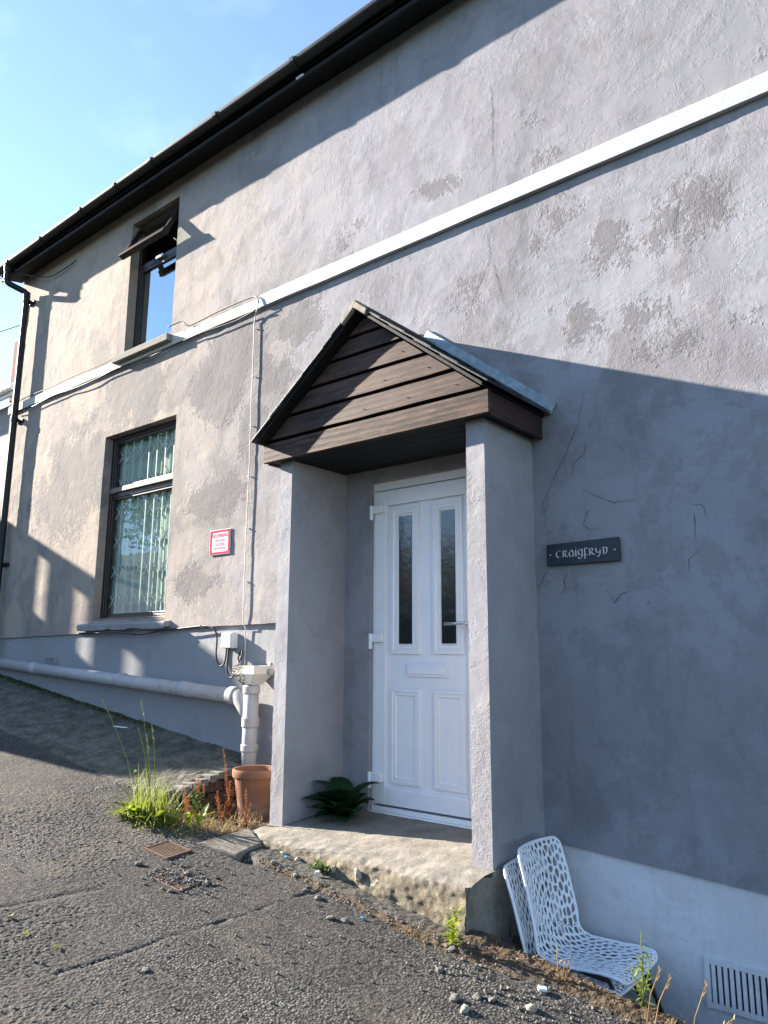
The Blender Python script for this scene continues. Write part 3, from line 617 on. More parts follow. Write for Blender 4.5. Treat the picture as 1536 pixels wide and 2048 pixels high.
b = MB(); b.box(W1[0] + .02, W1[1] - .02, .02, .09, W1[2] - .012, W1[2] + .022); child(link('wood_sill', b.mesh(), M['frame_wood'], bevel=.005), w1)
# stone sill with broken underside
gx = np.linspace(W1[0] - .14, W1[1] + .09, 40); V = []
for x in gx:
    br = .012 * float(fbm(np.array(x * 7), np.array(2.), 3)) + .012 * float(sstep(.45, .6, vnoise(np.array(x * 5.1), np.array(9.))))
    V += [(x, .10, 1.19), (x, -.065, 1.145 + br), (x, -.072, 1.20), (x, -.06, 1.212), (x, .10, 1.236)]
b = MB(); n = len(gx); b.add(V, [(5 * k + q, 5 * k + 5 + q, 5 * k + 5 + (q + 1) % 5, 5 * k + (q + 1) % 5) for k in range(n - 1) for q in range(5)] + [(0, 1, 2, 3, 4), tuple(5 * (n - 1) + q for q in (4, 3, 2, 1, 0))])
child(link('sill', recalc(b.mesh()), M['sill_paint']), w1)
# curtains and folding lattice behind it
def curtain(x0, x1, z0, z1, y, label):
    n = int((x1 - x0) / .008); X = np.linspace(x0, x1, n); Zs = np.linspace(z0, z1, 12)
    A, B = np.meshgrid(X, Zs, indexing='ij'); Y = y + .003 * np.sin(A * 70 + 3 * np.sin(A * 9) + .4 * np.sin(B * 2 + A * 5)) + .006 * np.sin(A * 23 + B)
    o = link('curtain', grid_mesh('curtain', np.stack([A, Y, B], -1).reshape(-1, 3), n, 12), M['curtain'], smooth=True); tag(o, label, 'curtain', 'curtains in the lower window')
curtain(-3.56, -2.34, 1.27, 3.1, .172, 'pale pleated curtain hanging behind the lower window')
lat = empty('security_lattice', (-2.95, .135, 1.3), 'folding cream security lattice behind the lower window glass', 'grille')
for k in range(9):
    x = -3.5 + k * .135; b = MB(); b.box(x - .006, x + .006, .128, .134, 1.30, 3.04); b.obj('upright', M['lattice'], lat)
for k in range(8):
    x = -3.5 + k * .135
    for z in np.arange(1.36, 3.0, .29):
        b = MB(); b.tube([(x, .138, z), (x + .135, .138, z + .15)], .005, 5); b.tube([(x, .144, z + .15), (x + .135, .144, z)], .005, 5); b.obj('lattice_strut', M['lattice'], lat)

# ------------------------------------------------------------------ front door
b = MB(); b.box(-.06, -.030, .036, .10, -.03, 2.10); b.box(.815, .88, .036, .10, -.03, 2.10); b.box(-.030, .815, .037, .10, 2.045, 2.105)
dfr = b.obj('door_frame', M['upvc'], house, bevel=.004)
b = MB(); frame_rect(b, -.028, .813, .030, .085, .012, 2.04, .105)
b.box(.07, .72, .052, .08, .10, 1.945)
door = b.obj('door', M['upvc'], house, bevel=.005); door['label'] = 'white panelled front door with two slim glazed lights'
def molding(x0, x1, z0, z1, w, y0, y1):
    b = MB(); 
    for k, (ins, dy) in enumerate(((0, 0.0), (w * .45, -.005))):
        pass
    P = lambda i, y: [(x0 + i, y, z0 + i), (x1 - i, y, z0 + i), (x1 - i, y, z1 - i), (x0 + i, y, z1 - i)]
    rings = [P(0, y1), P(.003, y0), P(w * .4, y0 - .001), P(w * .5, y0 + .006), P(w * .6, y0 + .003), P(w * .9, y0 + .003), P(w, y1)]
    V = sum(rings, []); F = [(4 * r + k, 4 * r + (k + 1) % 4, 4 * r + 4 + (k + 1) % 4, 4 * r + 4 + k) for r in range(len(rings) - 1) for k in range(4)]
    return b.add(V, F)
for x0, x1 in ((.108, .345), (.447, .684)):
    b = molding(x0, x1, .945, 1.925, .062, .038, .0525); child(link('glazing_moulding', recalc(b.mesh()), M['upvc']), door)
    b = MB(); b.box(x0 + .066, x1 - .066, .048, .0515, 1.012, 1.852); child(link('pane', b.mesh(), M['door_glass']), door)
    b = molding(x0, x1, .142, .728, .045, .040, .0525); child(link('panel_moulding', recalc(b.mesh()), M['upvc']), door)
b = MB(); b.box(.237, .556, .040, .0525, .805, .885); b2 = child(link('letter_box', b.mesh(), M['upvc'], bevel=.004), door)
b = MB(); b.box(.252, .541, .034, .0395, .822, .872); child(link('letter_flap', b.mesh(), M['upvc'], bevel=.003), door)
for z in (1.90, 1.035, .16):
    b = MB(); b.box(-.020, .060, .004, .030, z - .012, z + .042); b.tube([(-.036, .010, z - .055), (-.036, .010, z + .045)], .0135, 12); b.box(-.036, -.02, .006, .03, z - .010, z + .04)
    child(link('hinge', b.mesh(), M['upvc'], bevel=.004), door)
b = MB(); b.box(.735, .765, .018, .029, .98, 1.19); b.tube([(.75, .03, 1.13), (.75, -.022, 1.13), (.745, -.030, 1.13), (.59, -.034, 1.128)], .010, 10); child(link('handle', b.mesh(), M['steel'], smooth=True), door)
b = MB(); b.box(-.03, .86, -.012, .09, -.055, -.028); b.box(-.03, .86, .02, .09, -.028, .0); b.obj('threshold', M['upvc'], house, bevel=.004)

# small air bricks
b = MB(); frame_rect(b, -4.39, -4.16, -.006, .03, .80, .905, .012)
for k in range(8): b.box(-4.372 + k * .026, -4.362 + k * .026, .0, .02, .812, .893)
o = b.obj('air_brick', M['plinth'], house); o['label'] = 'small air brick above the white pipe'
vent = MB(); frame_rect(vent, 1.985, 2.395, .006, .02, -.618, -.412, .022); vo = vent.obj('air_grille', M['plinth_white'], house); vo['label'] = 'white painted louvre grille in the plinth'
for k in range(14):
    x = 2.015 + k * .026; b = MB(); b.box(x, x + .016, .008, .018, -.595, -.435); child(link('slat', b.mesh(), M['plinth_white']), vo)
b = MB(); b.box(2.01, 2.37, .0185, .0195, -.597, -.433); child(link('grille_void', b.mesh(), M['black_metal']), vo)

# cracks in the render: thin recessed-looking dark ribbons
def crack(pts, w=.004, jit=.008, y=-.0045, seed=1):
    r = random.Random(seed); P = []
    for (a, c), (d, e) in zip(pts[:-1], pts[1:]):
        n = max(2, int(math.hypot(d - a, e - c) / .022))
        for k in range(n): t = k / n; P.append((a + (d - a) * t + r.uniform(-jit, jit), c + (e - c) * t + r.uniform(-jit, jit) * .6))
    P.append(pts[-1]); b = MB(); V = []
    for k, (x, z) in enumerate(P):
        x2, z2 = P[min(k + 1, len(P) - 1)]; x1, z1 = P[max(k - 1, 0)]; dx, dz = x2 - x1, z2 - z1; L = math.hypot(dx, dz) or 1
        ww = w * r.uniform(.35, 1) * math.sin(math.pi * (k + .6) / (len(P) + .2)) * .5; nx, nz = -dz / L * ww, dx / L * ww
        yy = -float(wall_disp(np.array(x), np.array(z))) - .0022
        V += [(x + nx, yy, z + nz), (x - nx, yy, z - nz)]
    b.add(V, [(2 * k, 2 * k + 1, 2 * k + 3, 2 * k + 2) for k in range(len(P) - 1)])
    o = b.obj('crack', M['crack'], wall); o.parent = wall; o.matrix_parent_inverse = Matrix.Identity(4); return o
CR = [([(.978, 4.81), (.997, 4.495), (.99, 4.237), (1.008, 3.90)], .005), ([(.914, 3.72), (.958, 3.443), (.813, 3.196), (.75, 2.904)], .005),
      ([(.958, 3.443), (1.018, 3.216), (1.043, 3.09)], .004), ([(2.106, 3.479), (2.13, 3.364), (2.095, 3.229), (2.093, 3.083)], .005),
      ([(1.549, 2.447), (1.511, 2.277), (1.41, 2.061), (1.309, 1.886), (1.262, 1.804), (1.279, 1.672), (1.288, 1.58)], .006),
      ([(1.611, 1.286), (1.657, 1.215), (1.681, 1.261), (1.762, 1.278)], .007), ([(1.278, 1.42), (1.241, 1.347), (1.209, 1.312)], .006),
      ([(1.396, 1.42), (1.379, 1.353), (1.386, 1.311), (1.351, 1.266)], .006), ([(1.587, 1.738), (1.519, 1.716), (1.505, 1.648), (1.552, 1.615), (1.595, 1.619)], .005),
      ([(2.086, 1.688), (2.134, 1.687), (2.143, 1.643), (2.157, 1.611)], .005), ([(2.09, 1.649), (2.086, 1.523)], .006), ([(2.106, 1.471), (2.049, 1.413), (2.043, 1.351)], .005),
      ([(1.462, 1.865), (1.681, 1.752), (1.849, 1.757)], .004), ([(1.539, 2.126), (1.53, 2.055), (1.462, 2.009), (1.456, 1.937)], .005), ([(1.24, 5.061), (1.062, 4.801)], .004)]
for k, (pts, w) in enumerate(CR): crack(pts, w, .006, seed=k)

# ================================================================== PORCH
porch = empty('porch', (.415, -.3, -.06), 'gabled porch with brown weatherboards, slate roof and two rendered pillars', 'porch')
def pillar(x0, x1, zb, label):
    nx, nz = 8, 90; ring = []
    c = [(x0, .02), (x0, -.53), (x1, -.53), (x1, .02)]; pts = []
    for (a, b_), (d, e), n in zip(c[:-1], c[1:], (20, 8, 20)):
        for k in range(n): pts.append((a + (d - a) * k / n, b_ + (e - b_) * k / n))
    pts.append(c[-1]); pts = np.array(pts); zz = np.linspace(zb, 2.19, nz)
    V = np.zeros((len(pts), nz, 3))
    for i, (x, y) in enumerate(pts):
        d = .005 * (fbm(np.array(x * 9 + y * 9 + 30) + zz * 0, zz * 7, 3) - .5) + .002 * (fbm(np.array(x * 30 + y * 30) + zz * 0, zz * 24, 3) - .5)
        nxn = -1 if x == x0 else (1 if x == x1 else 0); nyn = -1 if abs(y + .53) < 1e-6 else 0
        V[i, :, 0] = x + nxn * d; V[i, :, 1] = y + nyn * d; V[i, :, 2] = zz
    me = grid_mesh('pillar', V.reshape(-1, 3), len(pts), nz)
    o = link('pillar', me, M['pillar'], porch, smooth=True); o['label'] = label
    o.modifiers.new('es', 'EDGE_SPLIT').split_angle = math.radians(45)
pillar(-.372, -.262, -.12, 'rendered pillar nearest the flower pot'); pillar(1.086, 1.202, -.115, 'rendered pillar behind the white chairs')
# front beam, side beams
BF = -.612
b = MB(); b.box(-.456, 1.284, BF, BF + .032, 2.185, 2.312); o = b.obj('beam', M['wood'], porch, bevel=.003); o['label'] = 'weathered brown front beam'
for x in (-.45, 1.252):
    b = MB(); b.box(x, x + .026, BF + .034, -.005, 2.178, 2.312); b.obj('side_board', M['wood_dark'], porch, bevel=.003)
# soffit boards
for k in range(6):
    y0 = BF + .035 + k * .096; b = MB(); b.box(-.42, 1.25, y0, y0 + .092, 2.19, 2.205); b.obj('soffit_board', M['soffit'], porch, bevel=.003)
# gable planks, feathered and lapped
AX, AZ, SL = .425, 2.985, .68 / .875
zs = [2.318, 2.462, 2.606, 2.738, 2.858, 2.965]
for k in range(5):
    z0, z1 = zs[k] + .014, zs[k + 1] - .002; hw = lambda z: max(.012, (AZ - .02 - z) / SL)
    yb, yt = BF - .008, BF + .004
    def P(z, y, s): return (AX + s * hw(z), y, z)
    th = .018
    V = [P(z0, yb, -1), P(z0, yb, 1), P(z0, yb + th, 1), P(z0, yb + th, -1), P(z1, yt, -1), P(z1, yt, 1), P(z1, yt + th, 1), P(z1, yt + th, -1)]
    b = MB(); n = 14; VV = []
    for i in range(n + 1):
        t = i / n
        for a, c in ((0, 1), (3, 2), (7, 6), (4, 5)):
            A, B = Vector(V[a]), Vector(V[c]); p = A.lerp(B, t); wv = .004 * (noise.noise(Vector((p.x * 4, k * 7.7, a))))
            VV.append((p.x, p.y, p.z + (wv if a in (0, 3) else 0)))
    b.add(VV, [(4 * i + q, 4 * i + 4 + q, 4 * i + 4 + (q + 1) % 4, 4 * i + (q + 1) % 4) for i in range(n) for q in range(4)] + [(0, 1, 2, 3), tuple(4 * n + q for q in (3, 2, 1, 0))])
    link('plank', recalc(b.mesh()), M['wood'], porch)
# dark backing and a small loose chip on the gable
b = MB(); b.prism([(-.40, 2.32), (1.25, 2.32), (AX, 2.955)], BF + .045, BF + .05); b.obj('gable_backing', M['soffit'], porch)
# nail heads
for k in range(5):
    z = zs[k] + .06
    for x in np.linspace(AX - (AZ - z) / SL + .12, AX + (AZ - z) / SL - .12, max(2, 5 - k)):
        b = MB(); b.tube([(x, BF - .010, z), (x, BF + .005, z)], .0028, 6); b.obj('nail', M['rust'], porch)
# roof: decking then slates
RF = -.705
deck = MB()
for s in (-1, 1):
    x1 = AX + s * .865; z1 = AZ - .865 * SL - .006
    P = [(AX, RF + .02, AZ - .006), (x1, RF + .02, z1), (x1, -.003, z1), (AX, -.003, AZ - .006)]
    Q = [(x, y, z + .020) for x, y, z in P]
    deck.hexa(P + Q if s > 0 else [P[0], P[3], P[2], P[1], Q[0], Q[3], Q[2], Q[1]])
roof = deck.obj('roof', M['soffit'], porch)
for s in (-1, 1):
    ang = math.atan(SL); L = .89 / math.cos(ang); n = 5; step = L / n
    for i in range(n):
        for j in range(3):
            d0 = L - i * step - .0; d1 = max(d0 - step * 1.6, .0); w = .70 / 3; y0 = RF + j * w + random.uniform(-.003, .003); y1 = y0 + w - .004
            if j == 2: y1 = -.004
            lift = .026
            def pt(d, y, h): return (AX + s * (d * math.cos(ang) + h * math.sin(ang)), y, AZ - d * math.sin(ang) + h * math.cos(ang) + .0)
            h0, h1 = lift + random.uniform(0, .004), lift - .008
            low = [pt(d0, y0, h0), pt(d0, y1, h0), pt(d1, y1, h1), pt(d1, y0, h1)]; top = [pt(d0, y0, h0 + .008), pt(d0, y1, h0 + .008), pt(d1, y1, h1 + .008), pt(d1, y0, h1 + .008)]
            b = MB(); b.hexa(low + top); o = link('slate', recalc(b.mesh()), M['slate']); child(o, roof)
# ridge and verge mortar near the apex
b = MB(); b.prism([(AX - .10, AZ - .045), (AX, AZ + .034), (AX + .10, AZ - .045), (AX + .105, AZ - .02), (AX, AZ + .062), (AX - .105, AZ - .02)], RF - .004, -.006)
o = link('ridge', recalc(b.mesh()), M['slate'], bevel=.004); child(o, roof)
b = MB(); b.prism([(AX - .10, AZ - .075), (AX - .004, AZ + .008), (AX + .085, AZ - .062), (AX + .10, AZ - .03), (AX, AZ + .05), (AX - .105, AZ - .035)], RF - .010, RF + .02)
o = link('verge_mortar', recalc(b.mesh()), M['mortar'], bevel=.003); child(o, roof)
# lead flashing: stepped sheets lying on the wall and the slates
for s in (-1, 1):
    cs = math.cos(ang)
    for k in range(3):
        d0, d1 = [(-.03, .34), (.32, .66), (.64, .90 / cs - .01)][k]
        def q(d, h, y): return (AX + s * (d * cs + h * math.sin(ang)), y, AZ - d * math.sin(ang) + h * cs)
        b = MB(); yk = -.016 - .002 * k
        P = [q(d0, .03, yk), q(d1, .03, yk), q(d1, .03, -.001), q(d0, .03, -.001), q(d0, .100, yk), q(d1, .100, yk), q(d1, .100, -.001), q(d0, .100, -.001)]
        b.hexa(P)
        P = [q(d0, .041 + .002 * k, -.075), q(d1, .041 + .002 * k, -.075), q(d1, .041 + .002 * k, yk), q(d0, .041 + .002 * k, yk)]; b.hexa(P + [(x, y, z + .004) for x, y, z in P])
        link('flashing', recalc(b.mesh()), M['lead'], porch, bevel=.003)

# doorstep
nx, ny = 150, 70; sx = np.linspace(-.372, 1.215, nx); prof = []
V = np.zeros((nx, ny, 3)); soilm = np.zeros((nx, ny))
for i, x in enumerate(sx):
    edge = -.74 + .025 * (float(fbm(np.array(x * 3.1), np.array(1.), 4)) - .5) + (.05 * (1 - sstep(-.372, -.2, x)))
    zb = float(road_h(np.array(x), np.array(-.8))) - .05; zt = -.078 - .012 * float(fbm(np.array(x * 4), np.array(5.), 3))
    top = int(ny * .55)
    for j in range(ny):
        if j < top:
            t = j / (top - 1); y = .02 + (edge - .02) * t; z = -.03 + (zt + .03) * t ** 1.3
            n = .006 * (noise.fractal(Vector((x * 9, y * 9, 2)), 1, 2, 4))
            if t > .93: z -= .012 * ((t - .93) / .07) ** 2 * (1 + 1.2 * noise.noise(Vector((x * 20, 0, 1))))
            V[i, j] = (x, y, z + n * (.3 + t))
        else:
            t = (j - top + 1) / (ny - top); bulge = .035 * math.sin(t * math.pi * .9) ; z = zt - .012 + (zb - zt) * t
            n = .014 * noise.fractal(Vector((x * 7, z * 12, 5)), 1, 2, 5) + .006 * noise.noise(Vector((x * 38, z * 38, 9)))
            V[i, j] = (x, edge - .012 - bulge * .6 + n - .03 * t, z); soilm[i, j] = min(1, t * 3 + .5)
me = grid_mesh('doorstep', V.reshape(-1, 3), nx, ny); a = me.attributes.new('soil', 'FLOAT', 'POINT'); a.data.foreach_set('value', soilm.astype(np.float32).ravel())
st = empty('doorstep', (.42, -.4, -.2), 'crumbling concrete doorstep under the porch, sandy broken front edge', 'step'); link('tread', me, M['step'], st, smooth=True)
b = MB(); ny2, nz2 = 26, 26; V = np.zeros((ny2, nz2, 3))
for i, y in enumerate(np.linspace(-.785, .02, ny2)):
    for j, z in enumerate(np.linspace(-.9, -.088 - .008 * math.sin(i), nz2)):
        V[i, j] = (1.206 + .012 * noise.fractal(Vector((y * 7, z * 7, 3)), 1, 2, 4) + .01 * (z < -.3), y, z)
me = grid_mesh('end', V.reshape(-1, 3), ny2, nz2); a = me.attributes.new('soil', 'FLOAT', 'POINT'); a.data.foreach_set('value', np.full(ny2 * nz2, .05, np.float32))
link('step_end', me, M['step'], st, smooth=True)
b = MB(); b.box(-.34, 1.15, -.60, .02, -.9, -.13); b.obj('step_core', M['soil'], st)

# ================================================================== PIPES
wp = empty('waste_pipe', (-1.09, -.10, .05), 'pale painted waste pipe running along the wall into a vertical stack with hopper', 'pipe')
PY_ = -.085
def hz(x): return .832 - .0505 * (x + 5.2)
b = MB(); b.tube([(-5.75, PY_, hz(-5.75)), (-3.4, PY_, hz(-3.4) - .004), (-1.27, PY_, hz(-1.27))], .055, 24); b.obj('horizontal_pipe', M['pipe'], wp, smooth=True)
for x in (-4.45, -2.876, -1.94):
    b = MB(); b.tube([(x, PY_, hz(x)), (x + .012, PY_, hz(x + .012)), (x + .10, PY_, hz(x + .10)), (x + .104, PY_, hz(x + .104))], [.060, .0615, .0605, .056], 24, caps=True); b.obj('pipe_socket', M['pipe'], wp, smooth=True)
VX, VY = -1.085, -.095
b = MB(); b.tube([(VX, VY, -.12), (VX, VY, .72)], .055, 24); b.obj('stack_pipe', M['pipe'], wp, smooth=True)
for z, h in ((.655, .06), (.42, .075), (.25, .055)):
    b = MB(); b.tube([(VX, VY, z), (VX, VY, z + .008), (VX, VY, z + h - .008), (VX, VY, z + h)], [.058, .063, .063, .058], 24); b.obj('collar', M['pipe'], wp)
b = MB(); b.tube([(-1.30, PY_, hz(-1.30)), (-1.24, PY_, hz(-1.24) - .004), (-1.20, PY_ - .002, .60), (-1.155, PY_ - .004, .55), (-1.11, VY, .48)], [.060, .060, .058, .054, .040], 20); b.obj('branch', M['pipe'], wp, smooth=True)
b = MB(); b.tube([(-1.335, PY_, hz(-1.335)), (-1.325, PY_, hz(-1.325)), (-1.265, PY_, hz(-1.265)), (-1.255, PY_, hz(-1.255))], [.060, .068, .068, .062], 24); b.obj('branch_socket', M['pipe'], wp)
# hopper head
prof = [(-.10, -.085, -.005), (-.02, -.09, -.02)]
hx = VX + .005
T = [(hx - .125, -.185, .862), (hx + .125, -.185, .862), (hx + .125, -.004, .862), (hx - .125, -.004, .862)]
Mi = [(hx - .125, -.185, .80), (hx + .125, -.185, .80), (hx + .125, -.004, .80), (hx - .125, -.004, .80)]
Bo = [(hx - .06, -.150, .722), (hx + .05, -.150, .722), (hx + .05, -.04, .722), (hx - .06, -.04, .722)]
Ti = [(x * .9 + hx * .1, y * .9 - .01, .855) for x, y, z in T]; Td = [(x * .85 + hx * .15, y * .85 - .014, .80) for x, y, z in T]
V = Bo + Mi + T + Ti + Td; F = [(3, 2, 1, 0)] + [(4 * r + k, 4 * r + (k + 1) % 4, 4 * r + 4 + (k + 1) % 4, 4 * r + 4 + k) for r in range(4) for k in range(4)] + [(16, 17, 18, 19)]
t = NT('peeling_hopper'); X, Y, Z = t.xyz()
pe = t.math('MULTIPLY', t.rng(t.noise(42, 6, .7, vec=t.map((1, 1, 3))), .42, .5), t.rng(X, hx + .02, hx - .03)); M['hopper'] = t.bsdf(t.mix(pe, (.55, .53, .48), (.05, .05, .045)), .8, t.bump(pe, .002), .3)
b = MB(); b.add(V, F); o = b.obj('hopper', M['hopper'], wp, bevel=.008); o['label'] = 'square hopper head with paint peeling to black'
b = MB(); b.tube([(hx + .125, -.05, .815), (hx + .165, -.045, .81)], .022, 12); b.tube([(hx + .10, -.02, .875), (hx + .13, -.03, .87)], .012, 8); b.obj('lug', M['pipe'], wp, smooth=True)

# ================================================================== CABLES AND BOX
def cable(name, pts, r, mat, label, cat='cable', seg=7, sub=6, group=None):
    P = [Vector(p) for p in pts]; Q = []
    for i in range(len(P) - 1):
        a, b_, c, d = P[max(i - 1, 0)], P[i], P[i + 1], P[min(i + 2, len(P) - 1)]
        for k in range(sub):
            t = k / sub; Q.append(.5 * ((2 * b_) + (c - a) * t + (2 * a - 5 * b_ + 4 * c - d) * t * t + (3 * b_ - a - 3 * c + d) * t ** 3))
    Q.append(P[-1]); m = MB(); m.tube(Q, r, seg); return tag(m.obj(name, mat, smooth=True), label, cat, group)
rr = random.Random(3)
vc = empty('wall_cable', (-1.3, -.015, .9), 'thin painted cable running straight down the wall to the hopper', 'cable')
m = MB(); pts = [(-1.235, -.05, 3.83), (-1.22, -.05, 3.77), (-1.285, -.03, 3.725)] + [(-1.305 + rr.uniform(-.004, .004) + .003 * math.sin(z * 3), -.017, z) for z in np.arange(3.65, 1.2, -.12)] + [(-1.305, -.012, 1.17), (-1.298, .005, 1.14), (-1.296, .008, 1.0), (-1.29, .006, .86)]
m.tube(pts, .0045, 7); m.obj('flex', M['cable_paint'], vc, smooth=True)
for k, z in enumerate(np.arange(3.6, 1.2, -.42)):
    m = MB(); m.box(-1.311, -1.299, -.0235, -.004, z - .004, z + .004); m.obj('clip', M['grey_box'], vc)
cable('band_cable', [(-2.47, -.07, 3.93), (-2.30, -.045, 3.945), (-2.24, -.045, 3.90), (-2.15, -.036, 3.872), (-1.76, -.03, 3.892), (-1.36, -.035, 3.885), (-1.26, -.048, 3.855), (-1.225, -.052, 3.79)], .006, M['cable_grey'], 'thin brown cable along the top of the white band right of the upper window')
cable('band_cable', [(x, -.036 - .004 * math.sin(x * 9), 3.743 + .012 * math.sin(x * 5.1)) for x in np.arange(-5.6, -1.3, .24)] + [(-1.26, -.05, 3.74)], .006, M['cable_black'], 'thin dark cable sagging along the foot of the weathered band')
cable('band_cable', [(x, -.03, 3.882 + .004 * math.sin(x * 7)) for x in np.arange(-5.5, -3.45, .2)], .005, M['cable_grey'], 'thin dark cable along the top of the band left of the upper window sill')
cable('gutter_cable', [(-5.52, -.24, 5.50), (-5.40, -.15, 5.42), (-5.0, -.05, 5.30), (-4.6, -.03, 5.30), (-4.45, -.02, 5.33)], .007, M['cable_black'], 'black cable looping below the gutter beside the downpipe')
cable('corner_cable', [(-5.66, -.02, 5.2), (-5.66, -.015, 4.0), (-5.67, -.015, 3.0), (-5.66, -.015, 1.2)], .006, M['cable_black'], 'dark cable running down the very corner of the house')
cable('ledge_cable', [(-3.70, -.03, 1.13), (-3.3, -.055, 1.128), (-2.9, -.065, 1.12), (-2.6, -.055, 1.105), (-2.35, -.03, 1.135), (-2.05, -.022, 1.152), (-1.80, -.02, 1.165)], .007, M['cable_black'], 'black cable tucked under the lower window sill')
bx = empty('junction_box', (-1.455, -.02, .985), 'small pale grey junction box with black cables beside the hopper', 'box')
m = MB(); m.box(-1.515, -1.395, -.045, .02, .985, 1.105); m.obj('case', M['grey_box'], bx, bevel=.008)
m = MB(); m.box(-1.512, -1.398, -.055, -.0455, .988, 1.102); m.obj('lid', M['grey_box'], bx, bevel=.006)
def sub_cable(pts, r):
    P = [Vector(p) for p in pts]; Q = []
    for i in range(len(P) - 1):
        a, b_, c, d = P[max(i - 1, 0)], P[i], P[i + 1], P[min(i + 2, len(P) - 1)]
        for k in range(6): t = k / 6; Q.append(.5 * ((2 * b_) + (c - a) * t + (2 * a - 5 * b_ + 4 * c - d) * t * t + (3 * b_ - a - 3 * c + d) * t ** 3))
    Q.append(P[-1]); m = MB(); m.tube(Q, r, 8); m.obj('cable', M['cable_black'], bx, smooth=True)
sub_cable([(-1.80, -.02, 1.165), (-1.73, -.02, 1.162), (-1.655, -.015, 1.135), (-1.62, -.01, 1.07), (-1.62, -.01, .93), (-1.572, -.012, .85), (-1.505, -.015, .876), (-1.487, -.015, .985)], .007)
sub_cable([(-1.462, -.015, .985), (-1.47, -.015, .82), (-1.41, -.02, .762), (-1.35, -.02, .835), (-1.32, -.03, .88), (-1.285, -.03, .93), (-1.30, -.02, .97), (-1.335, -.02, .93), (-1.325, -.03, .88), (-1.28, -.06, .86)], .007)

# ================================================================== SIGNS
ns = empty('name_plate', (1.495, -.02, 1.43), 'dark slate house name plate lettered Craigfryn, right of the porch', 'sign')
SX0, SX1 = 1.287, 1.706
def sp(u, v): return (SX0 + (SX1 - SX0) * u, 1.434 + .012 * 0 + (.119 + .008 * u) * v)
m = MB(); m.hexa([(sp(0, 0)[0], -.028, sp(0, 0)[1]), (sp(1, 0)[0], -.028, sp(1, 0)[1]), (sp(1, 0)[0], -.004, sp(1, 0)[1]), (sp(0, 0)[0], -.004, sp(0, 0)[1]), (sp(0, 1)[0], -.028, sp(0, 1)[1]), (sp(1, 1)[0], -.028, sp(1, 1)[1]), (sp(1, 1)[0], -.004, sp(1, 1)[1]), (sp(0, 1)[0], -.004, sp(0, 1)[1])])
m.obj('plate', M['slate_sign'], ns, bevel=.003)
def arcs(cx, cy, rx, ry, a0, a1, n=12): return [(cx + rx * math.cos(math.radians(a0 + (a1 - a0) * k / n)), cy + ry * math.sin(math.radians(a0 + (a1 - a0) * k / n))) for k in range(n + 1)]
LET = {  # strokes on a 1-high x-height, pen at an angle
 'C': (1.15, [arcs(.62, .5, .52, .52, 60, 305)]), 
 'R': (1.0, [[(.12, 1), (.12, -.02)], [(.12, .96), (.5, 1.0), (.66, .8), (.52, .58), (.2, .5)], [(.36, .5), (.62, .1), (.95, .0)]]),
 'a': (.98, [arcs(.46, .42, .38, .42, 70, 360), [(.30, 1.0), (.62, .95), (.84, .6), (.84, .1), (.95, 0)]]),
 'i': (.42, [[(.2, .98), (.2, .08), (.34, .0)], [(.17, 1.32), (.24, 1.32)]]),
 'g': (.95, [arcs(.46, .55, .36, .42, 40, 330), [(.80, 1.0), (.78, .2), (.74, -.2), (.5, -.44), (.14, -.36), (.12, -.18)]]),
 'F': (.85, [[(.2, 1.12), (.2, -.46)], [(.2, 1.08), (.5, 1.12), (.78, 1.02)], [(-.05, .10), (.2, .06), (.5, .10), (.72, .04)]]),
 'y': (1.0, [[(.1, .98), (.14, .45), (.42, .22), (.72, .42), (.82, .98)], [(.82, .98), (.78, .1), (.55, -.36), (.18, -.28)]]),
 'n': (1.05, [[(.1, 1.0), (.28, .95), (.30, .0)], [(.30, .75), (.56, 1.0), (.86, .86), (.86, .3), (.62, .0), (.5, .02)]]),
}
word = ['C', 'R', 'a', 'i', 'g', 'F', 'R', 'y', 'n']; tot = sum(LET[c][0] for c in word) + .12 * len(word); usc = .73 / tot; u0 = .135
xh = .036; yl = -.0292
m = MB(); nib = math.radians(18)
def pen(P, m, ox, oz, sc, w):
    V = []
    for (a, c) in P:
        x, z = ox + a * sc, oz + c * xh
        V += [(x - w * math.cos(nib), yl, z - w * math.sin(nib)), (x + w * math.cos(nib), yl, z + w * math.sin(nib))]
    m.add(V, [(2 * k, 2 * k + 1, 2 * k + 3, 2 * k + 2) for k in range(len(P) - 1)])
ox = SX0 + (SX1 - SX0) * u0; base = 1.476
sc = usc * (SX1 - SX0)
for c in word:
    for stq in LET[c][1]:
        dense = []
        for (a, b_), (d, e) in zip(stq[:-1], stq[1:]):
            for k in range(4): dense.append((a + (d - a) * k / 4, b_ + (e - b_) * k / 4))
        dense.append(stq[-1]); pen(dense, m, ox, base, sc, .0034)
    ox += (LET[c][0] + .12) * sc
for uu in (.055, .945):
    x = SX0 + (SX1 - SX0) * uu; z = base + .018; m.add([(x - .006, yl, z), (x, yl, z - .005), (x + .006, yl, z), (x, yl, z + .005)], [(0, 1, 2, 3)])
m.obj('lettering', M['sign_ink'], ns)

